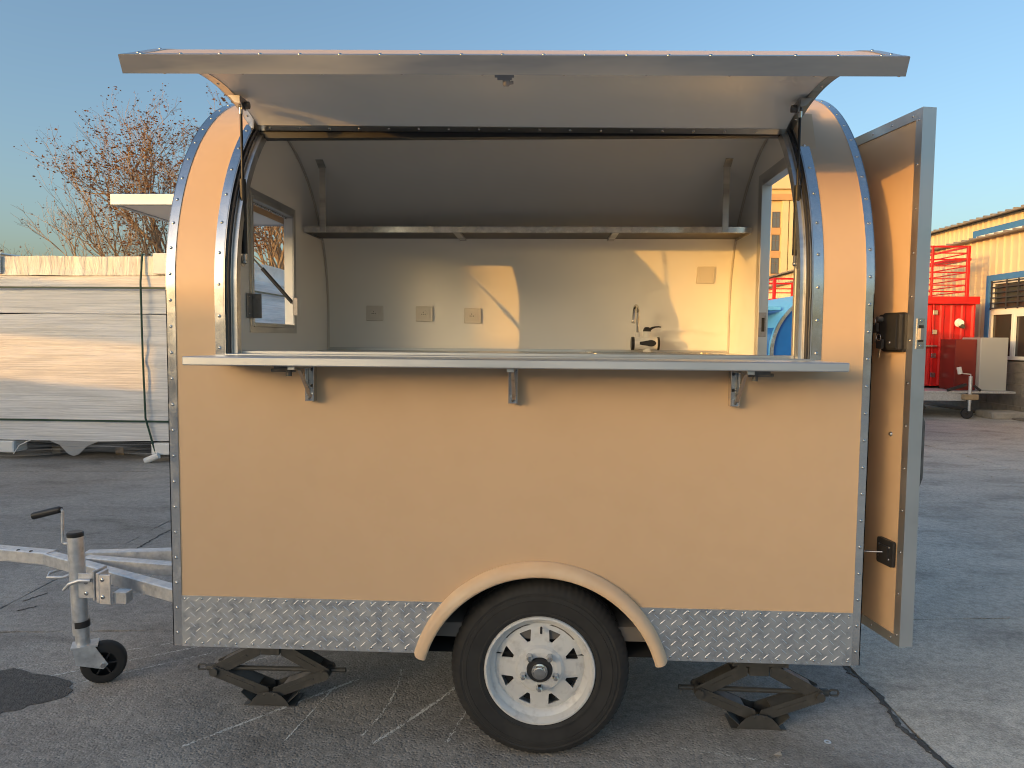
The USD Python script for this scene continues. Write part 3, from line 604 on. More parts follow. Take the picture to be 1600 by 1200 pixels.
# wall shelf
sy0, sy1, sz = 1.225, 1.575, 1.945
sh = part(ft, 'wall_shelf', [cbox(.042, 2.258, sy0, sy0 + .004, sz, sz + .030, .001), cbox(.042, .046, sy0 + .0045, sy1, sz, sz + .0235, .001), cbox(2.254, 2.258, sy0 + .0045, sy1, sz, sz + .0235, .001), cbox(.0465, 2.2535, sy1 - .004, sy1, sz, sz + .0235, .001)], 'stainless', 20)
part(sh, 'shelf_board', bx(.0465, 2.2535, sy0 + .0045, sy1 - .0045, sz + .012, sz + .028), 'shelf_dark', False)
for x in (.81, 1.60):
    part(sh, 'shelf_crossbar', cbox(x - .017, x + .017, sy0 + .005, sy1 - .0045, sz + .001, sz + .0115, .001), 'stainless_brushed', 20)
for x in (.141, 2.128):
    zt_ = ZC + math.sqrt((R - .034) ** 2 - (sy0 - .003 - R) ** 2)
    part(sh, 'shelf_hanger', [cbox(x - .015, x + .015, sy0 - .005, sy0 - .001, sz + .002, zt_ - .004, .001), bar((x, sy0 - .004, zt_ - .006), (x, sy0 - .052, zt_ + .022), .036, .004, (0, .5, .85))], 'stainless_brushed', 20)
# left window: frame, hatch held up by two struts
y0, y1, z0, z1 = WIN
fr = [cbox(-.006, .042, y0 - .002, y0 + .016, z0, z1, .002), cbox(-.006, .042, y1 - .016, y1 + .002, z0, z1, .002), cbox(-.006, .042, y0 + .0165, y1 - .0165, z0 - .002, z0 + .016, .002), cbox(-.006, .042, y0 + .0165, y1 - .0165, z1 - .016, z1 + .002, .002)]
fl = [bx(.0358, .0388, y0 - .026, y0 - .0025, z0 - .026, z1 + .026), bx(.0358, .0388, y1 + .0025, y1 + .022, z0 - .026, z1 + .026), bx(.0358, .0388, y0 - .002, y1 + .002, z0 - .026, z0 - .0025), bx(.0358, .0388, y0 - .002, y1 + .002, z1 + .0025, z1 + .026)]
wf = part(ft, 'window_frame', fr + fl, 'aluminium', 20)
part(wf, 'window_seal', [bx(-.004, .036, y0 + .0165, y0 + .0185, z0 + .02, z1 - .02), bx(-.004, .036, y1 - .0185, y1 - .0165, z0 + .02, z1 - .02)], 'white_liner', False)
WHX = -.545
wh = part(ft, 'window_hatch', [cbox(WHX + .028, -.012, y0 - .002, y1 + .002, z1 - .044, z1 - .006, .001)], 'peach_paint', 20)
part(wh, 'hatch_frame', [cbox(WHX + .002, -.010, y0 - .030, y0 - .0025, z1 - .050, z1 - .004, .002), cbox(WHX + .002, -.010, y1 + .0025, y1 + .030, z1 - .050, z1 - .004, .002), cbox(WHX, WHX + .0275, y0 - .002, y1 + .002, z1 - .050, z1 - .004, .002)], 'edge_steel', 20)
part(wh, 'hatch_liner', bx(WHX + .03, -.013, y0, y1, z1 - .047, z1 - .0445), 'white_liner', False)
for q in range(22):
    ya = y0 + .02 + q * (y1 - y0 - .04) / 22
    part(wh, 'hinge_knuckle', cyl((.010, ya, z1 - .020), (.010, ya + .0165, z1 - .020), .0055 if q % 2 else .0048, 8), 'chrome', 40)
for k_, yy in enumerate((y0 + .004, y1 - .030)):
    a, b = np.array([.046, yy + .014, 1.572]), np.array([-.30, yy + .014, z1 - .052]); d = (b - a) / np.linalg.norm(b - a)
    st = part(ft, 'window_strut', cyl(a + d * .02, a + d * .24, .0095, 12), 'black_plastic', 40)
    part(st, 'strut_rod', cyl(a + d * .24, b, .0042, 8), 'steel_dark', 40)
    part(st, 'strut_end', [cyl(a, a + d * .022, .006, 8), cyl(b - d * .02, b, .006, 8)], 'chrome', 40)
    yb = yy - (.012 if k_ == 0 else -.020)
    p_ = part(st, 'strut_bracket', [cbox(.0392, .0425, y0 - .062, y0 - .004, 1.498, 1.600, .001), cbox(.0426, .080, y0 - .008, y0 - .004, 1.498, 1.600, .001)] if k_ == 0 else [cbox(.039, .042, yb - .020, yb + .020, 1.525, 1.610, .001), cbox(.042, .062, yb + (.017 if k_ == 0 else -.020), yb + (.020 if k_ == 0 else -.017), 1.525, 1.610, .001)], 'hinge_steel', 20)
    for zz in ((1.515, 1.585) if k_ == 0 else (1.54, 1.595)): part(st, 'bracket_screw', dome((.0425, yb - .004 - (.026 if k_ == 0 else 0), zz), (1, 0, 0), .005), 'chrome', True)
# right door opening: frame, strike plate
y0, y1, z0, z1 = DOOR
part(ft, 'door_frame', [cbox(L - .042, L + .004, y1 - .030, y1 + .004, z0, z1 + .004, .002), cbox(L - .042, L + .004, y0 - .004, y0 + .020, z0, z1 + .004, .002), cbox(L - .042, L + .004, y0 + .0205, y1 - .0305, z1 - .022, z1 + .004, .002), bx(L - .0388, L - .0358, y1 + .0045, y1 + .034, z0, z1 + .034), bx(L - .0388, L - .0358, y0 - .034, y0 - .0045, z0, z1 + .034), bx(L - .0388, L - .0358, y0 - .004, y1 + .004, z1 + .0045, z1 + .034)], 'aluminium', 20)
sp = part(ft, 'strike_plate', cbox(L - .040, L - .004, y1 - .0335, y1 - .0302, 1.44, 1.555, .001), 'hinge_steel', 20)
part(sp, 'strike_slot', bx(L - .026, L - .012, y1 - .0342, y1 - .0336, 1.465, 1.53), 'dark_void', False)
# door swung right round to the front
A = np.array([L + .012, .600]); B = np.array([2.422, -.015]); du = (B - A); dw = np.linalg.norm(du); du /= dw; dn = np.array([-du[1], du[0]])  # dn: away from the body
DZ0, DZ1, DT = .432, 2.150, .044
def dpt(u, t, z): return (*(A + du * u + dn * t), z)
def dbox(u0, u1, t0, t1, za, zb): return hull([dpt(u, t, z) for u in (u0, u1) for t in (t0, t1) for z in (za, zb)])
if (np.array(dpt(0, .1, 0))[0] < A[0]): dn = -dn
dr = part(ft, 'door', dbox(.003, dw - .003, .0025, DT - .0025, DZ0 + .003, DZ1 - .003), 'peach_paint', False)
part(dr, 'door_liner', dbox(.02, dw - .02, DT - .0024, DT - .0005, DZ0 + .02, DZ1 - .02), 'white_liner', False)
fw = .030
part(dr, 'door_edge_trim', [dbox(dw - .0028, dw, -.001, DT + .001, DZ0, DZ1), dbox(dw - fw, dw - .003, -.001, .0023, DZ0, DZ1), dbox(dw - fw, dw - .003, DT, DT + .001, DZ0, DZ1)], 'aluminium', False)
part(dr, 'door_top_trim', [dbox(.0, dw - fw - .0003, -.001, .0023, DZ1 - .032, DZ1), dbox(0, dw - .003, .0024, DT, DZ1 - .0028, DZ1)], 'aluminium', False)
part(dr, 'door_bottom_trim', [dbox(.0, dw - fw - .0003, -.001, .0023, DZ0, DZ0 + .032), dbox(0, dw - .003, .0024, DT, DZ0, DZ0 + .0028)], 'aluminium', False)
nd = (-dn[0], -dn[1], 0)
for z in np.linspace(DZ0 + .035, DZ1 - .035, 13): part(dr, 'rivet', dome(dpt(dw - .016, -.001, z), nd, .0042), 'chrome', True)
for u in np.linspace(.08, dw - .045, 6):
    part(dr, 'rivet', dome(dpt(u, -.001, DZ1 - .016), nd, .0042), 'chrome', True)
    part(dr, 'rivet', dome(dpt(u, -.001, DZ0 + .016), nd, .0042), 'chrome', True)
for z in (.62, 1.19, 1.86): part(dr, 'door_hinge', [cyl((*(A - du * .006 - dn * .004), z - .045), (*(A - du * .006 - dn * .004), z + .045), .009, 10)], 'hinge_steel', 40)
# lock case on the outer face
def on_door(poly, t0, t1):          # poly in (u, z)
    m = trimesh.creation.extrude_polygon(poly, abs(t1 - t0), engine='earcut'); v = m.vertices
    w_ = np.array([dpt(a, min(t0, t1) + c_, b) for a, b, c_ in v]); m = trimesh.Trimesh(w_, m.faces, process=False); m.fix_normals(); return m
lk = sbox(dw - .125, 1.402, dw - .040, 1.506).buffer(.012).union(affinity.scale(Point(dw - .125, 1.454).buffer(.064, 24), .5, 1))
lock = part(dr, 'lock_case', [on_door(lk, -.010, -.0012), on_door(lk.buffer(-.006), -.026, -.0102), on_door(lk.buffer(-.012), -.032, -.0262)], 'black_plastic', 25)
for (u, z) in ((dw - .118, 1.492), (dw - .07, 1.42)): part(dr, 'lock_screw', dome(dpt(u, -.033, z), nd, .006), 'chrome', True)
part(dr, 'lock_cylinder', [cyl(dpt(dw - .112, -.032, 1.497), dpt(dw - .112, -.048, 1.497), .009, 14), cyl(dpt(dw - .112, -.048, 1.497), dpt(dw - .112, -.050, 1.497), .0075, 14)], 'steel_dark', 35)
# latch plate on the free edge
def dend(t0, t1, za, zb, e0, e1): return hull([dpt(dw + e, t, z) for e in (e0, e1) for t in (t0, t1) for z in (za, zb)])
lp = part(dr, 'latch_plate', dend(.010, .036, 1.402, 1.497, .0002, .0022), 'stainless', False)
part(lp, 'latch_bolt', dend(.018, .030, 1.43, 1.466, .0022, .010), 'hinge_steel', False)
for za_, zb_ in ((1.466, 1.476), (1.423, 1.429)): part(lp, 'latch_slot', dend(.0155, .0325, za_, zb_, .0022, .0027), 'dark_void', False)
for z in (1.41, 1.489): part(lp, 'latch_screw', dome(dpt(dw + .0022, .023, z), (du[0], du[1], 0), .004), 'chrome', True)
# stay: black catch on the door and wire to the body
ct = sbox(dw - .110, .690, dw - .045, .760).buffer(.008)
stp = part(dr, 'stay_catch', [on_door(ct, -.012, -.0012), on_door(ct.buffer(-.02), -.018, -.0122)], 'black_plastic', 25)
for du_, dz_ in ((-.028, .02), (.022, .02), (-.028, -.02), (.022, -.02)): part(stp, 'catch_screw', dome(dpt(dw - .078 + du_, -.0122, .725 + dz_), nd, .0045), 'chrome', True)
part(ft, 'stay_wire', tube([dpt(dw - .078, -.019, .725), (L + .004, .10, .715)], .0026, 6), 'chrome', True)
part(ft, 'stay_anchor', cbox(L + .0005, L + .014, .07, .12, .68, .76, .003), 'black_plastic', 20)
part(dr, 'blind_nut', [dome(dpt(dw - .09, .0025, 1.118), nd, .0085, .007)], 'chrome', True)
# padded pull on the inner face
part(dr, 'inner_pull', hull([dpt(u, t, z) for u, t, z in ((dw - .012, DT + .0012, .93), (dw - .012, DT + .0012, 1.21), (dw - .012, DT + .020, .985), (dw - .012, DT + .020, 1.165), (dw - .06, DT + .0012, .93), (dw - .06, DT + .0012, 1.21), (dw - .06, DT + .024, .985), (dw - .06, DT + .024, 1.165))]), 'steel_dark', 20)

# drawbar, jockey wheel
ZT = .43
db = part(ft, 'drawbar', [bar((.12, .215, ZT - .0275), (-1.02, .775, ZT - .0275), .05, .055)], 'galvanised', 20)
part(ft, 'drawbar_beam', [bar((.1, .595, ZT - .0295), (-.80, .733, ZT - .0295), .048, .052)], 'galvanised', 20)
part(ft, 'drawbar_beam', [bar((.1, .955, ZT - .0285), (-.84, .800, ZT - .0285), .048, .054)], 'galvanised', 20)
part(ft, 'coupler_beam', [bar((-.985, .768, ZT - .026), (-1.75, .90, ZT - .026), .062, .058)], 'galvanised', 20)
part(ft, 'coupler_head', [cbox(-1.92, -1.72, .86, .95, ZT - .02, ZT + .05, .015), hull(np.vstack([ring((-1.93, .905, ZT - .03), (0, 0, 1), .045), ring((-1.93, .905, ZT + .04), (0, 0, 1), .035)]))], 'galvanised', 30)
part(ft, 'chain_loop', [tube([(-.80, .70, .372), (-.86, .66, .352), (-.93, .66, .350), (-.95, .70, .356), (-.90, .74, .37)], .007, 8)], 'galvanised', True)
for x_, y_ in ((-1.08, .762), (-1.15, .775)): part(ft, 'beam_bolt', dome((x_, y_, ZT + .003), (0, 0, 1), .008), 'steel_dark', True)
JX, JY = -.600, .40
j = part(ft, 'jockey_stand', [cyl((JX - .006, JY, .215), (JX - .018, JY, .627), .030, 20), cyl((JX + .002, JY, .165), (JX - .002, JY, .235), .0265, 20)], 'galvanised', 40)
part(j, 'stand_cap', lathe((JX - .018, JY, .625), (0, 0, 1), [(.031, -.01), (.0315, .004), (.027, .009), (0, .009)], 20), 'black_plastic', 40)
part(j, 'stand_collar', cyl((JX - .002, JY, .245), (JX - .003, JY, .27), .0308, 20), 'black_plastic', 40)
part(j, 'crank', tube([(JX - .030, JY, .585), (JX - .062, JY - .004, .585), (JX - .068, JY - .004, .592), (JX - .066, JY - .004, .715), (JX - .07, JY - .004, .724), (JX - .085, JY - .006, .722)], .0058, 8), 'galvanised', True)
part(j, 'crank_handle', tube([(JX - .072, JY - .005, .722), (JX - .076, JY - .005, .724), (JX - .17, JY - .02, .700), (JX - .176, JY - .021, .698)], [.0125, .0145, .0145, .0135], 12), 'black_plastic', 40)
part(j, 'clamp', [cbox(JX + .012, JX + .075, JY - .036, JY - .030, .375, .475, .002), cbox(JX + .070, JX + .078, JY - .036, JY + .05, .365, .485, .002), cbox(JX + .104, JX + .150, JY - .045, JY - .037, .355, .475, .002), cbox(JX + .090, JX + .104, JY - .044, JY + .02, .36, .48, .002), cbox(JX + .15, JX + .205, JY - .03, JY + .015, .353, .400, .002)], 'galvanised', 20)
for x_, z_ in ((.118, .385), (.118, .455), (.045, .395), (.045, .44)): part(j, 'clamp_bolt', dome((JX + x_, JY - (.045 if x_ > .1 else .036), z_), (0, -1, 0), .009), 'chrome', True)
part(j, 'clamp_lever', tube([(JX + .07, JY - .046, .452), (JX + .03, JY - .052, .452), (JX - .01, JY - .056, .438), (JX - .035, JY - .056, .412)], [.008, .008, .0075, .006], 8), 'galvanised', True)
wa = math.radians(28); wd = np.array([math.sin(wa), -math.cos(wa), 0]) ; wc = np.array([JX + .064, JY + .034, .0855])
jw = part(j, 'jockey_tyre', lathe(wc - wd * .028, wd, [(.048, 0.), (.074, .0), (.081, .005), (.0845, .016), (.085, .028), (.0845, .040), (.081, .051), (.074, .056), (.048, .056)], 36), 'rubber', 40)
part(j, 'jockey_hub', [lathe(wc - wd * .02, wd, [(0, .0), (.05, .0)], 24), lathe(wc - wd * .022, wd, [(0, .046), (.016, .046), (.018, .042), (.018, .0)], 16)] + [bar(wc + wd * .016 + .012 * (np.array([0, 0, 1]) * math.sin(a) + np.cross(wd, [0, 0, 1]) * math.cos(a)), wc + wd * .016 + .052 * (np.array([0, 0, 1]) * math.sin(a) + np.cross(wd, [0, 0, 1]) * math.cos(a)), .006, .016, wd) for a in np.arange(6) * math.pi / 3], 'black_plastic', 30)
tcr = np.cross(wd, [0, 0, 1]); tcr = tcr if tcr[0] > 0 else -tcr
fk = []
for s_ in (-1, 1):
    o = wd * s_ * .034
    fk.append(hull([np.array([JX, JY, .166]) + o - tcr * .032 + np.array([0, 0, -.004]), np.array([JX, JY, .166]) + o + tcr * .045, wc + o + tcr * .018, wc + o - np.array([0, 0, .018]), np.array([JX, JY, .10]) + o - tcr * .022,
                    np.array([JX, JY, .166]) + o * 1.08 - tcr * .032, np.array([JX, JY, .166]) + o * 1.08 + tcr * .045, wc + o * 1.08 + tcr * .018, wc + o * 1.08 - np.array([0, 0, .018]), np.array([JX, JY, .10]) + o * 1.08 - tcr * .022]))
fk.append(hull([np.array([JX, JY, z_]) + wd * a_ * .038 + tcr * b_ for z_ in (.166, .172) for a_ in (-1, 1) for b_ in (-.04, .055)]))
part(j, 'wheel_fork', fk, 'galvanised', 25)
part(j, 'fork_bolt', cyl(wc - wd * .042, wc + wd * .046, .0095, 6), 'chrome', 30)
# scissor jacks
def jack(cx, cy, flip):
    f_ = lambda p: (2 * cx - p[0] if flip else p[0], p[1], p[2])
    PL, PR, zb, zt_ = (cx - .222, .123), (cx + .216, .123), .028, .335
    PLp, PRp = np.array([PL[0], cy, PL[1]]), np.array([PR[0], cy, PR[1]])
    fp = Polygon([(-.083, .0), (-.066, .024), (-.046, .044), (-.028, .053), (-.010, .0555), (.010, .0555), (.028, .053), (.046, .044), (.066, .024), (.083, .0), (.045, .005), (0, .0065), (-.045, .005)])
    fpl = affinity.translate(fp, cx, 0)
    foot = [extrude(fpl, 'xz', cy - .052, cy - .0495), extrude(fpl, 'xz', cy + .0495, cy + .052),
            hull([f_((cx + a, cy + b, c_)) for a in (-.1, .1) for b in (-.05, .05) for c_ in (.001, .004)]),
            hull([f_((cx + .06 + a, cy + b, c_ + a * .9)) for a in (0, .05) for b in (-.05, .05) for c_ in (.004, .008)]), hull([f_((cx - .06 - a, cy + b, c_ + a * .9)) for a in (0, .05) for b in (-.05, .05) for c_ in (.004, .008)])]
    jk = part(ft, 'scissor_jack', foot, 'jack_paint', 25)
    def channel(p, q, w, hgt):
        p, q = np.array(f_(p)), np.array(f_(q)); d = (q - p) / np.linalg.norm(q - p); n_ = np.cross(d, [0, 1, 0]); n_ = n_ if n_[2] > 0 else -n_
        yv = np.array([0, 1., 0]); out = []
        for s_ in (-1, 1):
            o = yv * s_ * w / 2
            out.append(hull([e + o + yv * t_ + n_ * k_ for e in (p, q) for t_ in (-.0015, .0015) for k_ in (-hgt / 2, hgt / 2)] + [p - d * hgt * .35 + o + yv * t_ for t_ in (-.0015, .0015)] + [q + d * hgt * .35 + o + yv * t_ for t_ in (-.0015, .0015)]))
        out.append(hull([e + yv * t_ + n_ * k_ for e in (p + d * .04, q - d * .04) for t_ in (-w / 2 + .002, w / 2 - .002) for k_ in (hgt * .38, hgt * .46)]))
        out.append(hull([e + yv * (-w / 2 - .0015 + t_) + n_ * k_ for e in (p + d * .05, q - d * .05) for t_ in (-.002, 0) for k_ in (-hgt * .12, hgt * .12)]))
        return out
    for P_ in (PL, PR):
        sg = -1 if P_ is PL else 1
        part(jk, 'lower_arm', channel((cx + sg * .018, cy, .046), (P_[0], cy, P_[1]), .066, .042), 'jack_paint', 25)
        part(jk, 'upper_arm', channel((P_[0], cy, P_[1]), (cx + sg * .052, cy, .212), .054, .046), 'jack_paint', 25)
        part(jk, 'pivot_bolt', cyl(f_((P_[0], cy - .045, P_[1])), f_((P_[0], cy + .045, P_[1])), .0165, 14), 'jack_paint', 35)
        part(jk, 'foot_bolt', dome(f_((cx + sg * .018, cy - .049, .046)), (0, -1, 0), .008), 'jack_paint', True)
    part(jk, 'screw_rod', [cyl(f_((cx - .24, cy, .124)), f_((cx + .285, cy, .128)), .0095, 10), cyl(f_((cx - .262, cy, .124)), f_((cx - .235, cy, .124)), .015, 10)], 'jack_paint', 35)
    part(jk, 'crank_eye', [tube([f_(p) for p in ((cx - .262, cy, .124), (cx - .275, cy, .134), (cx - .298, cy, .134), (cx - .302, cy, .124), (cx - .298, cy, .114), (cx - .275, cy, .114), (cx - .262, cy, .124))], .0045, 8)], 'jack_paint', True)
    part(jk, 'jack_head', [bx(cx - .035, cx + .035, cy - .036, cy + .036, .196, .236), bx(cx - .10, cx + .10, cy - .05, cy + .05, .2365, .327)], 'jack_paint', False)
jack(.213, .335, False)
jack(2.058, .285, True)

# ------------------------------------------------------------------ keys in the lock
def key(name, label, u, z, t, tilt, ringed):
    base = dpt(u, t, z)
    k = thing(name, label, 'key', base)
    head = sbox(-.010, -.024, .010, .0).buffer(.004); blade = Polygon([(-.0055, -.026), (.0055, -.026), (.0045, -.036), (.0055, -.040), (.0035, -.044), (.0048, -.050), (.003, -.056), (0, -.060), (-.0045, -.055), (-.0045, -.03)])
    def put(poly, t0, t1):
        m = trimesh.creation.extrude_polygon(affinity.rotate(poly, tilt, origin=(0, 0)), t1 - t0, engine='earcut'); v = m.vertices
        w_ = np.array([dpt(u + a, t + t0 + c_, z + b) for a, b, c_ in v]); m = trimesh.Trimesh(w_, m.faces, process=False); m.fix_normals(); return m
    part(k, 'key_head', put(head, -.004, .004), 'black_plastic', 20)
    part(k, 'key_blade', put(blade, -.001, .001), 'key_metal', 20)
    if ringed: part(k, 'key_ring', tube([dpt(u + .011 * math.cos(a), t - .006, z + .009 + .011 * math.sin(a)) for a in np.linspace(0, 2 * math.pi, 17)], .0012, 6), 'chrome', True)
key('key', 'upper key with black head hanging at the black lock case of the open door', dw - .112, 1.480, -.056, 4, True)
key('key', 'lower key hanging below the other one, its pale blade under the black lock case', dw - .090, 1.428, -.050, -6, True)

# ------------------------------------------------------------------ marks on the yard
def ribbon(pts, w, z, wob=.0, step=.05):
    pts = np.array(pts, float); q = np.r_[0, np.cumsum(np.linalg.norm(np.diff(pts, axis=0), axis=1))]; s = np.linspace(0, q[-1], max(3, int(q[-1] / step)))
    c = np.c_[np.interp(s, q, pts[:, 0]), np.interp(s, q, pts[:, 1])]; d = np.gradient(c, axis=0); d /= np.linalg.norm(d, axis=1)[:, None]; n = np.c_[-d[:, 1], d[:, 0]]
    c = c + n * (rng.normal(0, wob, len(c)) + .05 * (meshkit.fbm(np.c_[c * 4., np.zeros(len(c))], 4, 3) - .5))[:, None]; ww_ = w * (1 + rng.uniform(-.6, .6, len(c))) / 2
    A_, B_ = c + n * ww_[:, None], c - n * (w * (1 + rng.uniform(-.6, .6, len(c))) / 2)[:, None]
    k = len(c); V = np.vstack([np.c_[A_, np.full(k, z)], np.c_[B_, np.full(k, z)], np.c_[A_, np.full(k, -.002)], np.c_[B_, np.full(k, -.002)]])
    F = []
    brk = meshkit.noise(np.c_[np.arange(k) * .11, np.full(k, pts[0, 0] * 9), np.zeros(k)], 5)
    for i in range(k - 1):
        if brk[i] < .3 and w < .018: continue
        F += [(i, k + i, k + i + 1), (i, k + i + 1, i + 1), (i, i + 1, 2 * k + i + 1), (i, 2 * k + i + 1, 2 * k + i), (k + i, 3 * k + i, 3 * k + i + 1), (k + i, 3 * k + i + 1, k + i + 1)]
    return trimesh.Trimesh(V, F, process=False)
def crack(pts, w, z=.0025, wob=.005): part(gp, 'tar_seam', ribbon(pts, w, z, wob, .016), 'tar', False)
crack([(2.597, .78), (2.612, .5), (2.60, .3), (2.622, .0), (2.65, -.4), (2.70, -1.0)], .019, .003, .005)
crack([(-1.66, 1.06), (-1.55, 1.17), (-1.46, 1.38), (-1.36, 1.50), (-1.2, 1.58)], .0085)
crack([(-1.62, .93), (-1.45, 1.1), (-1.33, 1.25), (-1.24, 1.47)], .0095)
crack([(-1.49, 2.0), (-1.46, 2.25), (-1.48, 2.7), (-1.44, 3.4)], .009)
def flecks(p, q, n, w, bend=0.):
    p, q = np.array(p), np.array(q); d = q - p; ln = np.linalg.norm(d); d /= ln; nn = np.array([-d[1], d[0]]); V, F = [], []
    dens = meshkit.noise(np.c_[np.linspace(0, 9, 200), np.zeros((200, 2))], int(abs(p[0]) * 100))
    for i in range(n):
        t_ = rng.uniform(); 
        if rng.uniform() > 1.25 * dens[int(t_ * 199)] ** 1.3: continue
        c = p + d * ln * t_ + nn * (rng.normal(0, w) + bend * 4 * t_ * (1 - t_)); l_ = rng.uniform(.002, .008); s_ = rng.uniform(.0008, .0022); b = len(V)
        for a_, e_ in ((-l_, 0), (0, -s_), (l_, 0), (0, s_)): V.append((*(c + d * a_ + nn * e_), .0012 + .0004 * rng.uniform()))
        F += [(b, b + 1, b + 2), (b, b + 2, b + 3)]
    part(gp, 'chalk_scratch', trimesh.Trimesh(V, F, process=False), 'chalk', False, kind='stuff')
for p, q, n, w, bd in (((.50, .52), (.02, .0), 800, .0035, 0), ((.42, .45), (.36, .06), 260, .002, 0), ((.66, .62), (.62, .1), 320, .0025, .03), ((.95, .55), (.66, .04), 800, .004, .01), ((1.02, .50), (.93, .08), 300, .003, 0), ((-.05, .95), (-.85, .42), 520, .003, 0), ((.02, .90), (-.62, .42), 420, .0025, 0), ((-.2, .95), (-1.1, .45), 380, .003, .0), ((.25, .85), (-.15, .55), 120, .002, 0), ((3.0, 2.1), (6.5, 2.45), 700, .01, 0), ((3.0, 1.85), (5.5, 1.9), 450, .008, 0), ((3.3, 3.4), (7.5, 3.5), 500, .012, 0), ((1.75, .1), (2.1, .02), 80, .003, 0)):
    flecks(p, q, n, w, bd)
V, F = [], []
for i in range(700):
    gx_, gy_ = rng.uniform(-4, 6.5), -.3 + 6.5 * rng.uniform() ** 1.6; s_ = rng.uniform(.0018, .005) * (1 + .25 * gy_); b = len(V)
    o_ = rng.uniform(.6, 1.3, (6, 3)) * s_
    V += [(gx_ + o_[0, 0], gy_, s_ * .3), (gx_, gy_ + o_[1, 1], s_ * .3), (gx_ - o_[2, 0], gy_, s_ * .3), (gx_, gy_ - o_[3, 1], s_ * .3), (gx_, gy_, o_[4, 2]), (gx_, gy_, -.001)]
    F += [(b, b + 1, b + 4), (b + 1, b + 2, b + 4), (b + 2, b + 3, b + 4), (b + 3, b, b + 4), (b + 1, b, b + 5), (b + 2, b + 1, b + 5), (b + 3, b + 2, b + 5), (b, b + 3, b + 5)]
part(gp, 'grit', trimesh.Trimesh(V, F, process=False), 'concrete_lump', False, kind='stuff')
aa = np.linspace(0, 2 * np.pi, 60)[:-1]
rad = np.array([.36 + .05 * math.sin(2 * a + .4) + .025 * math.sin(5 * a) + .012 * rng.normal() for a in aa])
part(gp, 'dark_patch', extrude(Polygon(np.c_[-1.02 + rad * np.cos(aa), .27 + .62 * rad * np.sin(aa)]), 'xy', -.01, .003), 'patch_grey', False)  # irregular patch, darker than the concrete around it
for i, (x, y) in enumerate(((2.28, .17), (2.07, .06))):
    single('metal_washer' if i == 0 else 'pebble', lathe((x, y, 0.0), (0, 0, 1), [(.006, .0), (.0065, .002), (.012, .002), (.0125, .0)], 16) if i == 0 else hull(np.array([(x, y, .012)]) + rng.normal(0, .007, (12, 3))), 'galvanised' if i == 0 else 'concrete_lump', 30,
           'small pale metal washer lying on the concrete right of the right scissor jack' if i == 0 else 'tiny grey pebble on the concrete below the right scissor jack', 'washer' if i == 0 else 'pebble')

# ------------------------------------------------------------------ stack of wrapped panels
sk = thing('panel_stack', 'tall stack of white panels in stretch film bound with green straps, left of the trailer', 'panel stack', (-4.2, 6.6, 0))
SX0, SX1, SY0, SY1 = -6.4, -2.18, 5.4, 7.9
def film_box(x0, x1, y0, y1, z0, z1, amp, seed):
    m = trimesh.creation.box((x1 - x0, y1 - y0, z1 - z0)); m = m.subdivide_to_size(.11); v = m.vertices
    nz = meshkit.fbm(np.c_[v[:, 0] * .9, v[:, 1] * .9, v[:, 2] * 5.], 3, seed)[:, None] - .5
    out = v / np.array([(x1 - x0) / 2, (y1 - y0) / 2, (z1 - z0) / 2]); out = np.where(np.abs(out) > .999, np.sign(out), 0)
    v = v + out * nz * amp; m.vertices = v + np.array([(x0 + x1) / 2, (y0 + y1) / 2, (z0 + z1) / 2]); return m
part(sk, 'wrapped_panels', film_box(SX0, SX1, SY0, SY1, .235, 1.655, .05, 3), 'stretch_film', 40)
part(sk, 'wrapped_panels', film_box(SX0 + .01, SX1 - .01, SY0 + .022, SY1 - .01, 1.66, 2.08, .04, 5), 'stretch_film', 40)
part(sk, 'top_cover', film_box(SX0 - .005, SX1 - .005, SY0 + .008, SY1, 2.085, 2.295, .05, 8), 'film_top', 40)
for z in (1.945, .462): part(sk, 'strap', [bx(SX0 - .05, SX1 + .04, SY0 - .034, SY0 - .031, z - .011, z + .011), bx(SX1 + .036, SX1 + .039, SY0 - .034, SY1 + .04, z - .011, z + .011)], 'strap_green', False)
for x in (-3.20, -5.55): part(sk, 'strap', [tube([(x, SY0 - .02, 2.32), (x - .02, SY0 - .034, 2.0), (x - .012, SY0 - .04, 1.2), (x, SY0 - .036, .5), (x + .06, SY0 - .03, .26), (x + .10, SY0 - .02, .1)], .011, 6), bx(x - .011, x + .011, SY0 - .02, SY1, 2.318, 2.322)], 'strap_green', 40)
for x in (-2.98, -4.93): part(sk, 'corner_protector', [cbox(x - .10, x + .10, SY0 - .028, SY0 - .005, 2.10, 2.325, .006), cbox(x - .10, x + .10, SY0 - .004, SY0 + .30, 2.318, 2.332, .004)], 'foam_white', 20)
for x in (-3.02, -4.88): part(sk, 'foam_foot', [cbox(x - .13, x + .13, SY0 - .03, SY0 + .2, .085, .215, .01)], 'foam_white', 20)
part(sk, 'strap_sleeve', hull(np.vstack([ring((-3.20, SY0 - .06, .02), (1, .1, .45), .035), ring((-3.05, SY0 - .05, .085), (1, .1, .45), .035)])), 'foam_white', 30)
for x in np.arange(-6.2, -2.2, .78): part(sk, 'timber_skid', bx(x, x + .1, SY0 + .45, SY1 - .1, 0.0, .10), 'timber', False)
part(sk, 'stack_gap_dark', bx(SX0 + .1, SX1 - .08, SY0 + .40, SY1 - .1, .101, .228), 'dark_void', False)  # near-black block stands in for the shade under the stack
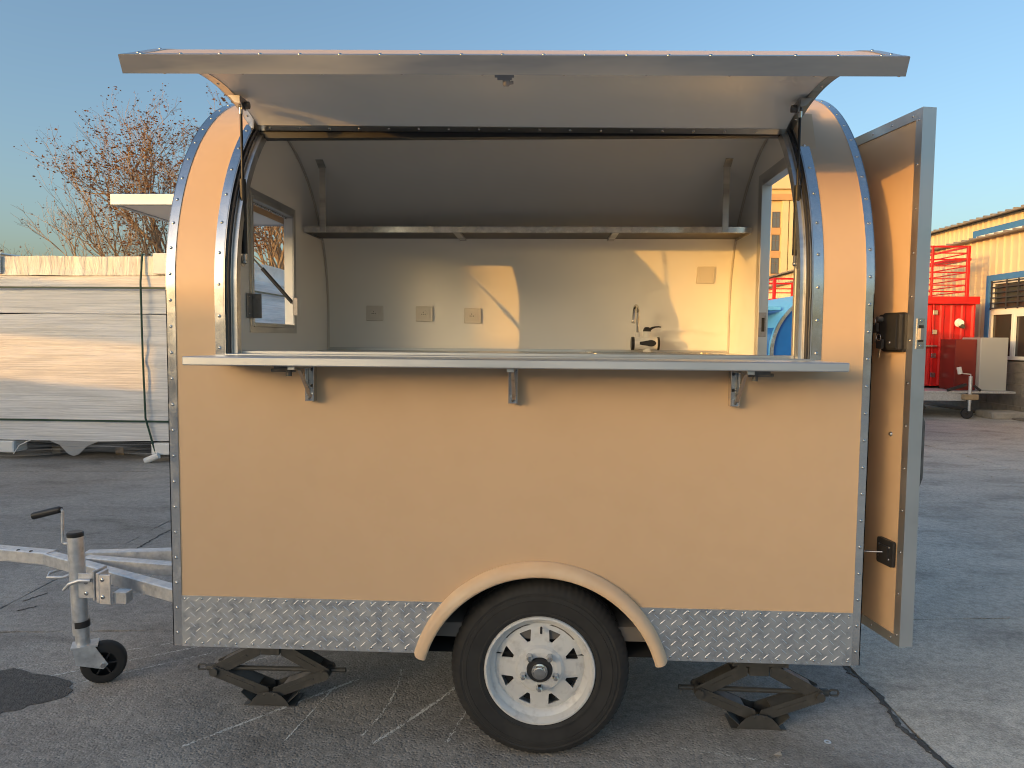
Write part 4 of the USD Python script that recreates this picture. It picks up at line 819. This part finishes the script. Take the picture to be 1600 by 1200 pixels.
fs = trimesh.creation.box((4.1, .004, .15)).subdivide_to_size(.06); v = fs.vertices; v[:, 2] += np.where(v[:, 2] < 0, .035 * np.sin(v[:, 0] * 3.1) - .01, 0); v[:, 1] += .02 * (meshkit.fbm(np.c_[v[:, 0] * 2, v[:, 2] * 20, v[:, 1]], 2, 2) - .5); fs.vertices = v + np.array([-4.29, SY0 + .01, .155])
part(sk, 'film_skirt', fs, 'film_clear', 40)
part(sk, 'film_flap', extrude(Polygon([(-4.35, .232), (-3.75, .232), (-3.9, .17), (-4.0, .075), (-4.06, .055), (-4.12, .075), (-4.22, .18)]), 'xz', SY0 - .012, SY0 - .008), 'film_flap', False)
part(sk, 'film_cord', tube([(-4.55, SY0 - .02, .232), (-4.68, SY0 - .025, .17), (-4.75, SY0 - .03, .07)], .005, 6), 'foam_white', True)

# ------------------------------------------------------------------ trees
def tree(name, label, x, y, height, spread, seed, stems, leaves, leaf_r=.05, levels=5, barkmat='bark', lean=0., hide_below=0.):
    r_ = np.random.default_rng(seed)
    tr = thing(name, label, 'tree', (x, y, 0))
    limbs, twigs, tips = [], [], []
    def grow(p, d, ln, rad, lv):
        n = 4 if lv < 2 else 3
        pts, rr = [p], [rad]
        for i in range(n):
            d = d + r_.normal(0, .10 if lv < 2 else .16, 3) + np.array([0, 0, .06]); d = d / np.linalg.norm(d)
            p = p + d * ln / n; pts.append(p); rr.append(rad * (1 - .45 * (i + 1) / n))
        (limbs if lv < 2 else twigs).append((np.array(pts), np.array(rr), lv))
        if lv >= levels - 2: tips.extend([pts[k] + r_.normal(0, .05, 3) for k in range(1, n + 1)])
        if lv >= levels: return
        kids = r_.integers(3, 5) if lv < 3 else r_.integers(2, 5)
        for k in range(kids):
            f = r_.uniform(.35, 1.) if k else 1.0
            i = min(n - 1, int(f * n)); q = pts[i] + (pts[i + 1] - pts[i]) * (f * n - i if i < n else 1)
            a = r_.uniform(0, 2 * np.pi); e1, e2, _ = frame_of(d); sp = r_.uniform(.28, .75) * spread
            nd_ = d + sp * (math.cos(a) * e1 + math.sin(a) * e2); nd_[2] += .18
            grow(q, nd_ / np.linalg.norm(nd_), ln * r_.uniform(.52, .78), max(rad * r_.uniform(.42, .6), .006), lv + 1)
    for s_ in range(stems):
        a = r_.uniform(0, 2 * np.pi); o = np.array([math.cos(a), math.sin(a), 0])
        grow(np.array([x, y, 0]) + o * (.12 if stems > 1 else 0), np.array([lean + .16 * o[0] * (stems > 1), .16 * o[1] * (stems > 1), 1.]), height * .42, height * .0125, 0)
    part(tr, 'trunk', [tube(p, q, 8) for p, q, lv in limbs if lv == 0], barkmat, 50)
    for p, q, lv in limbs:
        if lv == 1: part(tr, 'limb', tube(p, q, 6), barkmat, 50)
    part(tr, 'crown', [tube(p, q, 4 if lv < 4 else 3, False) for p, q, lv in twigs], barkmat if leaves else 'twig_pale', False, kind='stuff')
    if leaves:
        T = np.array(tips); idx = r_.integers(0, len(T), leaves); C = T[idx] + r_.normal(0, .09, (leaves, 3)); V, F = [], []
        for c in C:
            e1, e2, _ = frame_of(r_.normal(0, 1, 3)); s_ = leaf_r * r_.uniform(.35, 1.35); b = len(V)
            V += [c - e1 * s_, c + e2 * s_ * .6, c + e1 * s_, c - e2 * s_ * .6]; F += [(b, b + 1, b + 2), (b, b + 2, b + 3)]
        part(tr, 'leaves', trimesh.Trimesh(V, F, process=False), 'leaf_brown', False, kind='stuff')
    return np.array([p for t_ in twigs for p in t_[0]])
tree('poplar_tree', 'tall leggy tree with sparse brown leaves, left of the trailer roof', -12.1, 22.5, 9.6, 1.05, 11, 5, 9500, .048)
tree('bare_tree', 'shorter bare pale tree without leaves, left of the brown-leaved tree', -14.0, 21.0, 6.6, .9, 5, 2, 200, .04)
tree('bare_tree', 'low twiggy treetop just showing above the wrapped panel stack at far left', -17.6, 23.0, 4.9, 1.1, 9, 2, 120, .04, 4)
tree('poplar_tree', 'brown-leaved tree seen through the left window of the trailer', -7.0, 20.0, 8.0, 1.1, 23, 5, 15000, .045)

# ------------------------------------------------------------------ long shed on the right
WXP = 10.3
wb = thing('long_shed', 'long cream ribbed shed with blue framed windows on grey block footing, at right', 'shed', (WXP, 18, 0))
def ribbed(x, y0, y1, z0, z1, pitch=.225):
    ys, xs = [], []
    k = int(round((y1 - y0) / pitch))
    for i in range(k):
        a = y0 + i * pitch
        ys += [a, a + pitch * .78, a + pitch * .84, a + pitch * .94]; xs += [0, 0, -.028, -.028]
    ys.append(y0 + k * pitch); xs.append(0)
    P = np.c_[np.array(xs) + x, np.array(ys)]; n = len(P)
    V = np.vstack([np.c_[P, np.full(n, z0)], np.c_[P, np.full(n, z1)]]); F = []
    for i in range(n - 1): F += [(i, n + i, n + i + 1), (i, n + i + 1, i + 1)]
    return trimesh.Trimesh(V, F, process=False)
LW = (10.4, 12.76, 1.09, 2.775)
for i in range(26):
    a, b = 7.4 + i * .9, 8.3 + i * .9
    if b <= LW[0] or a >= LW[1]: part(wb, 'siding_panel', ribbed(WXP, a, b, 1.06, 3.56), 'cream_siding', False)
    else:
        part(wb, 'siding_panel', ribbed(WXP, a, b, LW[3], 3.56), 'cream_siding', False)
        if a < LW[0] : part(wb, 'siding_panel', ribbed(WXP, a, LW[0], 1.06, LW[3]), 'cream_siding', False)
        if b > LW[1] : part(wb, 'siding_panel', ribbed(WXP, LW[1], b, 1.06, LW[3]), 'cream_siding', False)
part(wb, 'wall_core', [bx(WXP + .16, WXP + .3, 7.4, 30.8, 0, 3.56)], 'back_wall_grey', False)
part(wb, 'block_bed', bx(WXP + .012, WXP + .155, 7.4, 30.8, 0, 1.055), 'mortar', False)
for r_ in range(5):
    for c_ in range(-1, 34):
        ya = 7.4 + c_ * .42 + (.21 if r_ % 2 else 0); yb = ya + .405
        ya, yb = max(ya, 7.4), min(yb, 21.5)
        if yb - ya > .05: part(wb, 'block', bx(WXP - .006 * rng.uniform(), WXP + .011, ya, yb, .003 + r_ * .21, .2 + r_ * .21), 'concrete_block', False)
def winframe(parent, x, y0, y1, z0, z1, w, m_, name='window_frame', d=.05):
    return part(parent, name, [bx(x - d, x + .02, y0, y0 + w, z0, z1), bx(x - d, x + .02, y1 - w, y1, z0, z1), bx(x - d, x + .02, y0 + w, y1 - w, z0, z0 + w), bx(x - d, x + .02, y0 + w, y1 - w, z1 - w, z1)], m_, False)
y0, y1, z0, z1 = LW
part(wb, 'window_surround', [bx(WXP - .045, WXP + .02, y1 - .1, y1 + .02, z0, z1 + .01), bx(WXP - .045, WXP + .02, y0 - .02, y0 + .1, z0, z1 + .01), bx(WXP - .045, WXP + .02, y0 + .1, y1 - .1, z1 - .11, z1 + .01)], 'blue_frame', False)
wi = winframe(wb, WXP, y0 + .1, y1 - .1, z0, z1 - .11, .07, 'upvc_white', d=.02)
part(wi, 'transom', bx(WXP - .02, WXP + .02, y0 + .17, y1 - .17, 1.98, 2.10), 'upvc_white', False)
for y in (11.93, 11.2): part(wi, 'mullion', bx(WXP - .02, WXP + .02, y - .035, y + .035, z0 + .07, 1.98), 'upvc_white', False)
part(wi, 'sliding_sash', [bx(WXP - .015, WXP + .015, y, y + .035, z0 + .07, 1.98) for y in (11.235, 11.86)] + [bx(WXP - .015, WXP + .015, 11.27, 11.86, 1.93, 1.979)], 'upvc_white', False)
for a, b, za, zb in ((y0 + .17, 11.165, z0 + .07, 1.98), (11.235, 11.895, z0 + .07, 1.98), (11.965, y1 - .17, z0 + .07, 1.98), (y0 + .17, y1 - .17, 2.10, z1 - .18)):
    part(wi, 'pane', bx(WXP + .022, WXP + .03, a, b, za, zb), 'glass_dark', False)
part(wi, 'blind', bx(WXP + .035, WXP + .04, 11.3, 11.85, 1.2, 1.9), 'plastic_warm', False)
gr = [bx(WXP - .06, WXP - .045, y0 + .15, y1 - .15, z, z + .022) for z in np.linspace(2.10, 2.62, 6)] + [bx(WXP - .062, WXP - .043, y, y + .02, 2.08, 2.66) for y in (10.6, 11.2, 11.75, 12.1, 12.57)]
part(wi, 'iron_grille', gr, 'grille_iron', False)
part(wb, 'eaves', [hull([(WXP - .22, y, 3.545) for y in (7.4, 30.8)] + [(WXP - .22, y, 3.565) for y in (7.4, 30.8)] + [(WXP + 2.75, y, 3.60) for y in (7.4, 30.8)] + [(WXP + 2.75, y, 3.57) for y in (7.4, 30.8)])], 'roof_sheet', False)
part(wb, 'roof_rib', [bx(WXP - .23, WXP - .05, y, y + .05, 3.566, 3.592) for y in np.arange(7.5, 30.8, .28)], 'roof_sheet', False, kind='stuff')
XU = 13.0; f_ = (XU - 1.2646) / (WXP - 1.2646)
for i in range(34): part(wb, 'upper_panel', ribbed(XU, 8 + i * .9, 8.9 + i * .9, 3.55, 4.70), 'cream_siding', False)
part(wb, 'upper_core', bx(XU + .1, XU + .25, 8, 38.6, 3.5, 4.7), 'back_wall_grey', False)
part(wb, 'upper_roof', hull([(XU - .3, y, z) for y in (8, 38.6) for z in (4.68, 4.71)] + [(XU + 6, y, z) for y in (8, 38.6) for z in (5.6, 5.65)]), 'roof_sheet', False)
part(wb, 'roof_rib', [bx(XU - .31, XU - .1, y, y + .06, 4.712, 4.745) for y in np.arange(8.1, 38, .3)], 'roof_sheet', False, kind='stuff')
part(wb, 'upper_window_surround', [bx(XU - .06, XU + .02, 12.2, 18.0, 4.30, 4.46), bx(XU - .06, XU + .02, 17.84, 18.0, 3.6, 4.2995)], 'blue_frame', False)
uw = winframe(wb, XU - .01, 12.3, 17.84, 3.7, 4.30, .07, 'upvc_white')
for y in (13.2, 14.4, 15.6, 16.7): part(uw, 'mullion', bx(XU - .05, XU + .01, y - .035, y + .035, 3.77, 4.23), 'upvc_white', False)
part(uw, 'pane', bx(XU - .012, XU - .004, 12.37, 17.77, 3.77, 4.23), 'glass_dark', False)
single('concrete_block', cbox(9.55, 10.2, 11.2, 11.75, -.001, .13, .02), 'concrete_lump', 20, 'low pale concrete slab step at the foot of the grey block wall', 'concrete block')
single('dirt_strip', cbox(9.9, 10.28, 8, 21, -.001, .03, .01), 'soil', False, kind='structure')

# ------------------------------------------------------------------ red trailer
rd = thing('red_trailer', 'red panelled trailer with a red rail rack on its roof, in front of the shed', 'trailer', (8.5, 12.8, 0))
RX0, RX1, RY0, RY1, RZ0, RZ1 = 7.2, 9.60, 12.0, 13.9, .56, 2.16
def ribwall(x0, x1, y, z0, z1, pitch=.16, d=.025):
    xs, ys = [], []; a = x0
    while a < x1 - .02:
        for f1, dd in ((0, 0), (.55, 0), (.66, -d), (.9, -d)):
            xs.append(min(a + f1 * pitch, x1)); ys.append(dd)
        a += pitch
    xs.append(x1); ys.append(0); P = np.c_[xs, np.array(ys) + y]; n = len(P)
    V = np.vstack([np.c_[P, np.full(n, z0)], np.c_[P, np.full(n, z1)]]); F = []
    for i in range(n - 1): F += [(i, i + 1, n + i + 1), (i, n + i + 1, n + i)]
    return trimesh.Trimesh(V, F, process=False)
part(rd, 'body', bx(RX0 + .01, RX1 - .005, RY0 + .03, RY1, RZ0, RZ1), 'red_paint', False)
for a, b in ((7.2, 8.0), (8.0, 8.8)): part(rd, 'front_door', ribwall(a + .005, b - .005, RY0 + .025, RZ0 + .02, 1.34), 'red_paint', False); part(rd, 'front_door', ribwall(a + .005, b - .005, RY0 + .025, 1.36, RZ1 - .02), 'red_paint', False)
part(rd, 'front_panel', ribwall(8.84, RX1, RY0 + .025, RZ0 + .02, RZ1 - .02, .2), 'red_paint', False)
part(rd, 'ledge', cbox(8.0, 8.87, RY0 - .10, RY0 + .02, 1.335, 1.36, .004), 'key_metal', False)
part(rd, 'corner_post', [cbox(8.802, 8.838, RY0 - .012, RY0 + .025, RZ0, RZ1, .004), cbox(RX1 - .03, RX1 + .01, RY0 - .012, RY0 + .04, RZ0, RZ1, .004)], 'red_paint', 20)
for z in (2.0, 1.62, 1.16, .78): part(rd, 'door_hinge', cbox(8.80, 8.89, RY0 - .03, RY0 - .013, z - .045, z + .045, .004), 'chrome', 20)
part(rd, 'lamp', [hull(np.vstack([ring((9.30, RY0 - .02, 1.80), (0, 1, 0), .085), ring((9.30, RY0 - .09, 1.80), (0, 1, 0), .06)]))], 'plastic_white', 40)
part(rd, 'lamp_lens', [hull(np.vstack([ring((9.33, RY0 - .06, 1.74), (0, 1, 0), .05), ring((9.33, RY0 - .11, 1.73), (0, 1, 0), .04)]))], 'glass_dark', 40)
part(rd, 'roof_rim', [cbox(RX0 - .04, RX1 + .05, RY0 - .08, RY1 + .02, RZ1 + .001, RZ1 + .15, .01)], 'red_paint', 20)
def rack(parent, x0, x1, y0, y1, z0, z1, nrail, mt='red_paint'):
    for (x, y) in ((x0, y0), (x1, y0), (x0, y1), (x1, y1)): part(parent, 'rack_post', cbox(x - .028, x + .028, y - .028, y + .028, z0, z1, .004), mt, 20)
    xm = (x0 + x1) / 2
    for x in (xm,): part(parent, 'rack_post', cbox(x - .02, x + .02, y0 - .02, y0 + .02, z0, z1, .004), mt, 20)
    for q, z in enumerate(np.linspace(z0 + .10, z1 - .02, nrail)):
        th = .022 if q < nrail - 1 else .035
        part(parent, 'rack_rail', bx(x0 + .029, xm - .021, y0 - th / 2, y0 + th / 2, z - th / 2, z + th / 2), mt, False)
        part(parent, 'rack_rail', bx(xm + .021, x1 - .029, y0 - th / 2, y0 + th / 2, z - th / 2, z + th / 2), mt, False)
        part(parent, 'rack_rail', bx(x0 - th / 2, x0 + th / 2, y0 + .029, y1 - .029, z - th / 2, z + th / 2), mt, False)
        part(parent, 'rack_rail', bx(x1 - th / 2, x1 + th / 2, y0 + .029, y1 - .029, z - th / 2, z + th / 2), mt, False)
        part(parent, 'rack_rail', bx(x0 + .029, x1 - .029, y1 - th / 2, y1 + th / 2, z - th / 2, z + th / 2), mt, False)
rack(rd, 8.10, 9.46, 12.05, 13.7, RZ1 + .15, 3.30, 8)
part(rd, 'rack_shelf', bx(9.40, 9.72, 12.4, 13.5, 3.05, 3.10), 'red_paint', False)
part(rd, 'nose_box', cbox(9.36, 9.86, 11.35, 11.95, .52, 1.515, .006), 'box_grey', 20)
part(rd, 'nose_box_side', [cbox(8.96, 9.355, 11.45, 11.96, .52, 1.48, .006)], 'red_reflection_metal', 20)
part(rd, 'deck', [cbox(7.2, 9.98, 11.25, 13.9, .475, .515, .005), cbox(7.3, 9.1, 11.27, 11.35, .33, .474, .005), cbox(7.3, 9.5, 13.5, 13.58, .36, .474, .005)], 'galvanised', 20)
rj = part(rd, 'jockey_stand', [cyl((9.12, 11.2, .30), (9.12, 11.2, .80), .032, 12), cyl((9.12, 11.2, .15), (9.12, 11.2, .32), .026, 12)], 'galvanised', 40)
part(rj, 'crank', [tube([(9.12, 11.2, .80), (9.12, 11.2, .83), (8.95, 11.2, .85)], .012, 6)], 'galvanised', True)
part(rj, 'crank_handle', [tube([(8.93, 11.2, .84), (8.90, 11.2, .96)], .04, 10)], 'plastic_warm', 40)
part(rj, 'clamp', [cbox(9.0, 9.26, 11.15, 11.26, .36, .46, .01)], 'timber', 20)
part(rj, 'jockey_tyre', lathe((9.09, 11.2, .10), (.3, 1, 0), [(.02, 0), (.09, .0), (.1, .02), (.1, .05), (.09, .07), (.02, .07)], 20), 'rubber', 40)
part(rd, 'brace', [bar((8.72, 11.22, .53), (9.06, 11.22, .64), .04, .05), bar((9.2, 11.22, .62), (9.32, 11.22, .53), .03, .04)], 'black_plastic', 20)
part(rd, 'wheel', lathe((8.0, 11.4, .3), (0, 1, 0), [(.0, 0), (.17, 0), (.19, .01), (.28, .0), (.3, .03), (.3, .15), (.28, .18), (0, .18)], 32), 'rubber', 40)
def lump(c, s, seed):
    m = trimesh.creation.icosphere(3, 1.); v = m.vertices; v = v * (1 + .55 * (meshkit.fbm(v * 2.2 + seed, 4, seed) - .5))[:, None]; v = v * np.array(s); v[:, 2] = np.maximum(v[:, 2], -s[2] * .55); m.vertices = v + np.array(c) + np.array([0, 0, s[2] * .55]); return m
single('rubbish_heap', lump((8.55, 12.3, 0), (.30, .3, .2), 4), 'rag', 25, 'crumpled pale rags heaped under the red trailer', 'rubbish')
single('rubbish_heap', lump((8.05, 12.25, 0), (.38, .3, .22), 9), 'rag_green', 25, 'dark green crumpled sacking under the red trailer, left of the pale rags', 'rubbish')

# ------------------------------------------------------------------ blue trailer and red railing seen through the doorway
bl = thing('blue_trailer', 'blue round-topped trailer seen through the open doorway of the peach trailer', 'trailer', (5.4, 9, 0))
Pb = prof(.42, 0, 180, .42, n=48, zc=1.27)
Nb = normals(Pb)
def alongy(P, o0, o1, ya, yb, x0=4.22):
    m = band(P, o0, o1, ya, yb); v = m.vertices.copy(); m.vertices = np.c_[v[:, 1] + x0, v[:, 0], v[:, 2]]; m.invert(); m.fix_normals(); return m
part(bl, 'shell', alongy(Pb, 0, -.03, 7.2, 10.4), 'blue_light', 40)
ew = extrude(Polygon([tuple(q) for q in Pb - Nb * .002]), 'xz', 7.225, 7.25); ew.apply_translation((4.22, 0, 0)); part(bl, 'end_wall', ew, 'blue_paint', False)
part(bl, 'side_band', alongy(Pb[:12], .003, .0005, 7.3, 10.3), 'blue_paint', 40)
rg = Polygon([tuple(q) for q in Pb + Nb * .004]).difference(Polygon([tuple(q) for q in Pb - Nb * .035]))
e2 = extrude(rg, 'xz', 7.19, 7.2245); e2.apply_translation((4.22, 0, 0)); part(bl, 'end_trim', e2, 'stainless', False)
part(bl, 'side_hatch', cbox(3.80, 4.42, 7.45, 10.2, 1.835, 1.885, .006), 'blue_light', 20)
part(bl, 'side_skirt', bx(4.213, 4.2185, 7.3, 10.3, .45, 1.19), 'plastic_white', False)
part(bl, 'wheel', lathe((4.28, 8.8, .3), (1, 0, 0), [(0, 0), (.17, 0), (.19, .01), (.28, .0), (.3, .03), (.3, .15), (.28, .18), (0, .18)], 32), 'rubber', 40)
rr_ = thing('red_railing', 'red steel railing rack standing behind the blue trailer', 'railing', (6.2, 12.5, 0))
rack(rr_, 5.74, 6.50, 12.0, 13.2, 0, 2.66, 14)

# ------------------------------------------------------------------ flats far behind
AY = 95.
ap = thing('apartment_block', 'tall yellow brick apartment block seen through the open doorway', 'building', (31, 100, 0))
AX0, AX1 = 24.0, 46.0
part(ap, 'wall', [bx(AX0, AX1, AY, AY + 14, 0, 21.5)], 'render_cream', False)
gx = 32.6
part(ap, 'gable', hull([(x, y, z) for (x, z) in ((29.6, 21.5), (35.4, 21.5), (32.9, 25.0)) for y in (AY - .4, AY + 10)]), 'render_pale', False)
part(ap, 'cornice', bx(AX0 - .3, AX1 + .3, AY - .5, AY - .01, 20.0, 20.8), 'render_brown', False)
for x in (25.2, 28.6, 32.35, 33.3, 36.6, 40, 43.4): part(ap, 'pilaster', bx(x, x + .8, AY - .3, AY - .01, 0, 19.95), 'render_pale', False)
for fl in range(6):
    zf = 1.2 + fl * 3.05
    for x in (26.4, 29.65, 31.1, 34.5, 37.7, 41.2):
        w_ = 1.05 if x in (29.65, 31.1) else 1.7
        part(ap, 'spandrel', bx(x - .1, x + w_ + .1, AY - .08, AY - .005, zf - .9, zf - .02), 'render_brown', False)
        fm_ = part(ap, 'window', [bx(x, x + w_, AY - .06, AY - .004, zf, zf + .1), bx(x, x + w_, AY - .06, AY - .004, zf + 2.0, zf + 2.1), bx(x, x + .09, AY - .06, AY - .004, zf + .1, zf + 2.0), bx(x + w_ - .09, x + w_, AY - .06, AY - .004, zf + .1, zf + 2.0), bx(x + w_ * .5 - .04, x + w_ * .5 + .04, AY - .06, AY - .004, zf + .1, zf + 2.0), bx(x + .09, x + w_ - .09, AY - .055, AY - .004, zf + 1.35, zf + 1.42)], 'frame_dark', False)
        part(fm_, 'pane', bx(x + .09, x + w_ - .09, AY - .03, AY - .006, zf + .1, zf + 2.0), 'window_dark', False)

# ------------------------------------------------------------------ unseen blocks added behind the camera, shaped to shade the yard
sd = to_sun[:2] / np.linalg.norm(to_sun[:2]); sn = np.array([-sd[1], sd[0]])
sn = sn if sn[0] > 0 else -sn
TE = to_sun[2] / np.linalg.norm(to_sun[:2])
def sun_box(dist, s0, s1, h0, h1, depth):
    """stands across the sun at dist; heights as they are seen from the yard along the ray through the origin"""
    za, zb = max(h0 + dist * TE, 0) if h0 > -50 else 0, h1 + dist * TE
    c = [sd * (dist + a) + sn * b for a in (0, depth) for b in (s0, s1)]
    return hull([(*p, z) for p in c for z in (za, zb)])
ws = thing('low_shade_blocker', 'low unseen grey block added opposite the serving side to shade the trailer', 'building', (*(sd * 15), 0))  # added blocker, its top set to the shade line on the trailer front
part(ws, 'wall', sun_box(15, -.58, 30, -99, 1.50, 6), 'back_wall_grey', False)
part(ws, 'roof', sun_box(14.8, -.58, 30, 1.51, 1.54, 6.4), 'roof_sheet', False)
w2 = thing('tall_shade_blocker', 'taller unseen grey block next to the low one, added to cast shade', 'building', (*(sd * 15 - sn * 3), 0))  # added blocker, keeps the shed foot and red trailer base in shade
part(w2, 'wall', sun_box(15, -5.2, -.60, -99, 2.50, 6), 'back_wall_grey', False)
part(w2, 'roof', sun_box(14.8, -5.2, -.60, 2.51, 2.56, 6.4), 'roof_sheet', False)
kk = thing('slotted_shade_blocker', 'unseen slotted grey block added at left to shape the sunlight on the panel stack', 'shade_blocker', (*(sd * 9 - sn * 8), 0))  # added blocker, its slot lets the sun patch onto the stack
part(kk, 'lower_blocker', sun_box(9, -14, -5.3, -99, .92, .8), 'back_wall_grey', False)
part(kk, 'upper_blocker', sun_box(9, -14, -5.3, 1.50, 2.07, .8), 'back_wall_grey', False)
part(kk, 'end_blocker', sun_box(9, -6.1, -5.3, .925, 1.495, .8), 'back_wall_grey', False)
